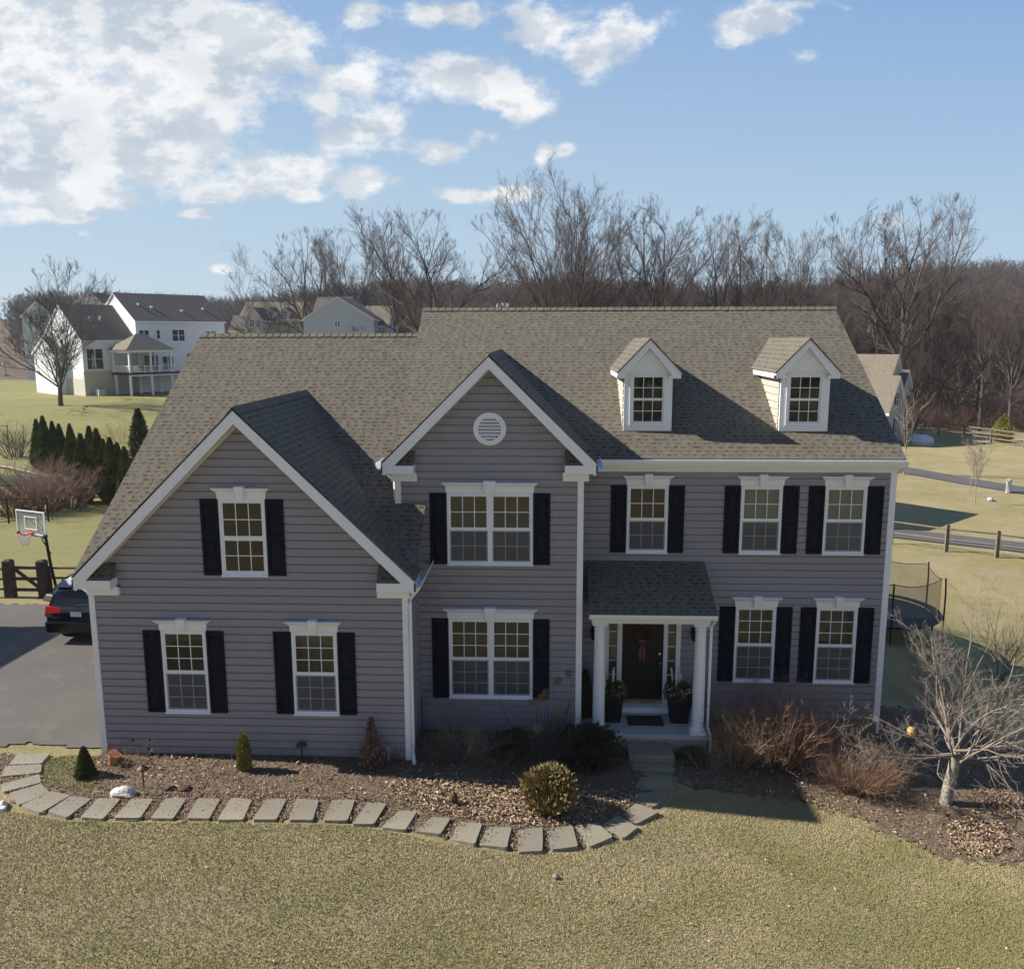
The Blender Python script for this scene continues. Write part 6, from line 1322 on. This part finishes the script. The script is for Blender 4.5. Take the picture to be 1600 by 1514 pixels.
for sg in (-1, 1): m.prism([(sg*.01, -.08, -.2), (sg*.09, -.08, -.45), (sg*.06, -.08, -.72), (sg*.01, -.08, -.60)], (0, .02, 0))
m.build('ribbon', 'ribbon', root); m = MB(); m.tube([(0, -.02, .2), (0, -.01, .42)], .008, 5); m.build('hanger', 'brass', root)
cf = ev_proto('potted_conifer', 142, 1.15, lambda t_: .2*np.clip(1.05-t_, 0, 1)**.7, 4200, .045, up=.6); place(cf, 10.52, -.55, 1.0, None, 'narrow dark conical evergreen beside the bay wall on the porch', 'plant', z=-.12)
# ------------------------------------------------------------------ things in the bed
def path_light(u, v, label, h=.42):
    p = atg(u, v); root = empty('path_light', tuple(p), label=label, cat='garden light'); m = MB(); m.tube([(0, 0, -.1), (0, 0, h)], .012, 6); m.build('stake', 'black', root)
    m = MB(); m.lathe([(.02, h-.06), (.03, h-.02), (.12, h), (.10, h+.03), (.03, h+.07), (.01, h+.1)], (0, 0, 0), 14); m.build('lamp_hood', 'bronze', root)
path_light(225, 1232, 'mushroom shaped bronze path light above the white rock'); path_light(472, 1189, 'dark mushroom path light in front of the garage wall between window and downspout', .36); path_light(887, 1262, 'bronze path light at the right side of the bronzed shrub')
p = atg(193, 1243); rng = np.random.default_rng(7); m = MB(); import bmesh
bm_ = bmesh.new(); bmesh.ops.create_icosphere(bm_, subdivisions=3, radius=.3)
for v in bm_.verts: q = v.co; k_ = 1+.16*math.sin(q.x*13+1)*math.cos(q.y*11)+.10*math.sin(q.z*25+q.x*9); v.co = Vector((q.x*k_*1.15, q.y*k_*.6, max(q.z*k_*.58, -.06)))
me = bpy.data.meshes.new('rock'); bm_.to_mesh(me); bm_.free(); o = link('rock', me, 'stonewhite'); o.location = (p[0], p[1], p[2]+.04); o.scale = (.8, .8, .8); tag(o, 'white and pink garden rock on the bed edge behind the flagstones', 'rock')
p = atg(4, 1262); o2 = o.copy(); col.objects.link(o2); o2.location = (p[0], p[1], p[2]+.02); o2.scale = (.55, .5, .5); o2.rotation_euler = (0, 0, 2); tag(o2, 'dull rock at the left edge of the photo beside the first flagstones', 'rock')
for k, (u, v, s_, lb, tilt) in enumerate(((181, 1185, .11, 'terracotta pot lying behind another at the house corner', .9), (176, 1196, .12, 'terracotta pot standing in front of another at the house corner', .2), (170, 1178, .07, 'small terracotta pot against the corner board', .5))):
    p = atg(u, v); m = MB(); m.lathe([(s_*.65, 0), (s_*.95, s_*1.5), (s_*1.12, s_*1.5), (s_*1.12, s_*1.85), (s_*.92, s_*1.85), (s_*.85, s_*1.3), (s_*.5, s_*.3)], (0, 0, 0), 16); o = m.build('flower_pot', 'terracotta'); o.location = (p[0], p[1], p[2]+.04); o.rotation_euler = (tilt, .2, k); tag(o, lb, 'flower pot')
p = atg(709, 1258); root = empty('garden_ornament', tuple(p), label='rusty upright metal ornament on a stick in the leaf litter', cat='ornament'); m = MB(); m.lathe([(.0, .02), (.07, .08), (.09, .16), (.06, .24), (.0, .29)], (0, 0, 0), 9); m.build('body', 'rust', root); m = MB(); m.tube([(0, 0, .1), (-.45, .12, .16)], .012, 5); m.build('stick', 'tantwig', root)
p = atg(288, 1235); m = MB(); m.lathe([(.12, .0), (.12, .05), (.09, .07), (0, .075)], (0, 0, 0), 14); o = m.build('drain_cap', 'rust'); o.location = (p[0], p[1], p[2]+.02); tag(o, 'small rusty round cap in the mulch between rock and golden shrub', 'drain cap')
p = atg(655, 1168); root = empty('shepherd_hook', (p[0], p[1]+.5, p[2]), label='thin black garden hook standing against the middle bay wall', cat='garden hook'); m = MB(); m.tube([(0, 0, 0), (0, 0, .95), (.04, 0, 1.08), (.16, 0, 1.14), (.28, 0, 1.08), (.30, 0, .98)], .009, 5); m.build('rod', 'black', root)
p = atg(607, 1190); root = empty('utility_stub', tuple(p), label='short grey pipe stub beside the dark upright shrub at the garage wall', cat='pipe'); m = MB(); m.tube([(0, 0, 0), (0, 0, .36)], .025, 8); m.build('pipe', 'meter', root); m = MB(); m.tube([(0, 0, .24), (0, 0, .36)], .045, 8); m.build('cap', 'meter', root)
p = aty(1424, 1142, -3.9); root = empty('bird_feeder', tuple(p), label='small orange round bird feeder hanging in the crabapple branches', cat='bird feeder'); m = MB(); m.lathe([(.0, -.10), (.06, -.07), (.085, 0), (.06, .07), (0, .09)], (0, 0, 0), 12); m.build('gourd', 'feeder', root); m = MB(); m.tube([(0, 0, .08), (0, 0, .3)], .005, 4); m.build('cord', 'black', root)
p = atg(868, 1372); m = MB(); m.lathe([(.0, 0), (.05, .02), (.06, .05), (.02, .08)], (0, 0, 0), 7); o = m.build('pebble', 'stone'); o.location = tuple(p); tag(o, 'small pale stone on the front lawn below the path', 'stone')
p = atg(1290, 1180); m = MB(); m.lathe([(.0, 0), (.12, .02), (.13, .1), (.06, .16)], (0, 0, 0), 8); o = m.build('garden_stone', 'stonewhite'); o.location = tuple(p); tag(o, 'pale stone in the shade between the two right hand shrubs', 'stone')

# ------------------------------------------------------------------ the air between here and the hills
hz_ = bpy.data.materials.new('haze'); hz_.use_nodes = True; k = NT(hz_.node_tree); k.n.clear(); o_ = k.node('ShaderNodeOutputMaterial'); v_ = k.node('ShaderNodeVolumePrincipled')
v_.inputs['Density'].default_value = .00018; v_.inputs['Color'].default_value = (.78, .87, 1, 1); v_.inputs['Anisotropy'].default_value = .1; k.l.new(v_.outputs[0], o_.inputs['Volume'])
m = MB(); m.box(-1290, 1490, -490, 1490, -12, 75); hb = m.build('haze', hz_); tag(hb, kind='stuff'); hb['label'] = 'thin pale winter haze softening the distant hills and houses'; hb['category'] = 'haze'
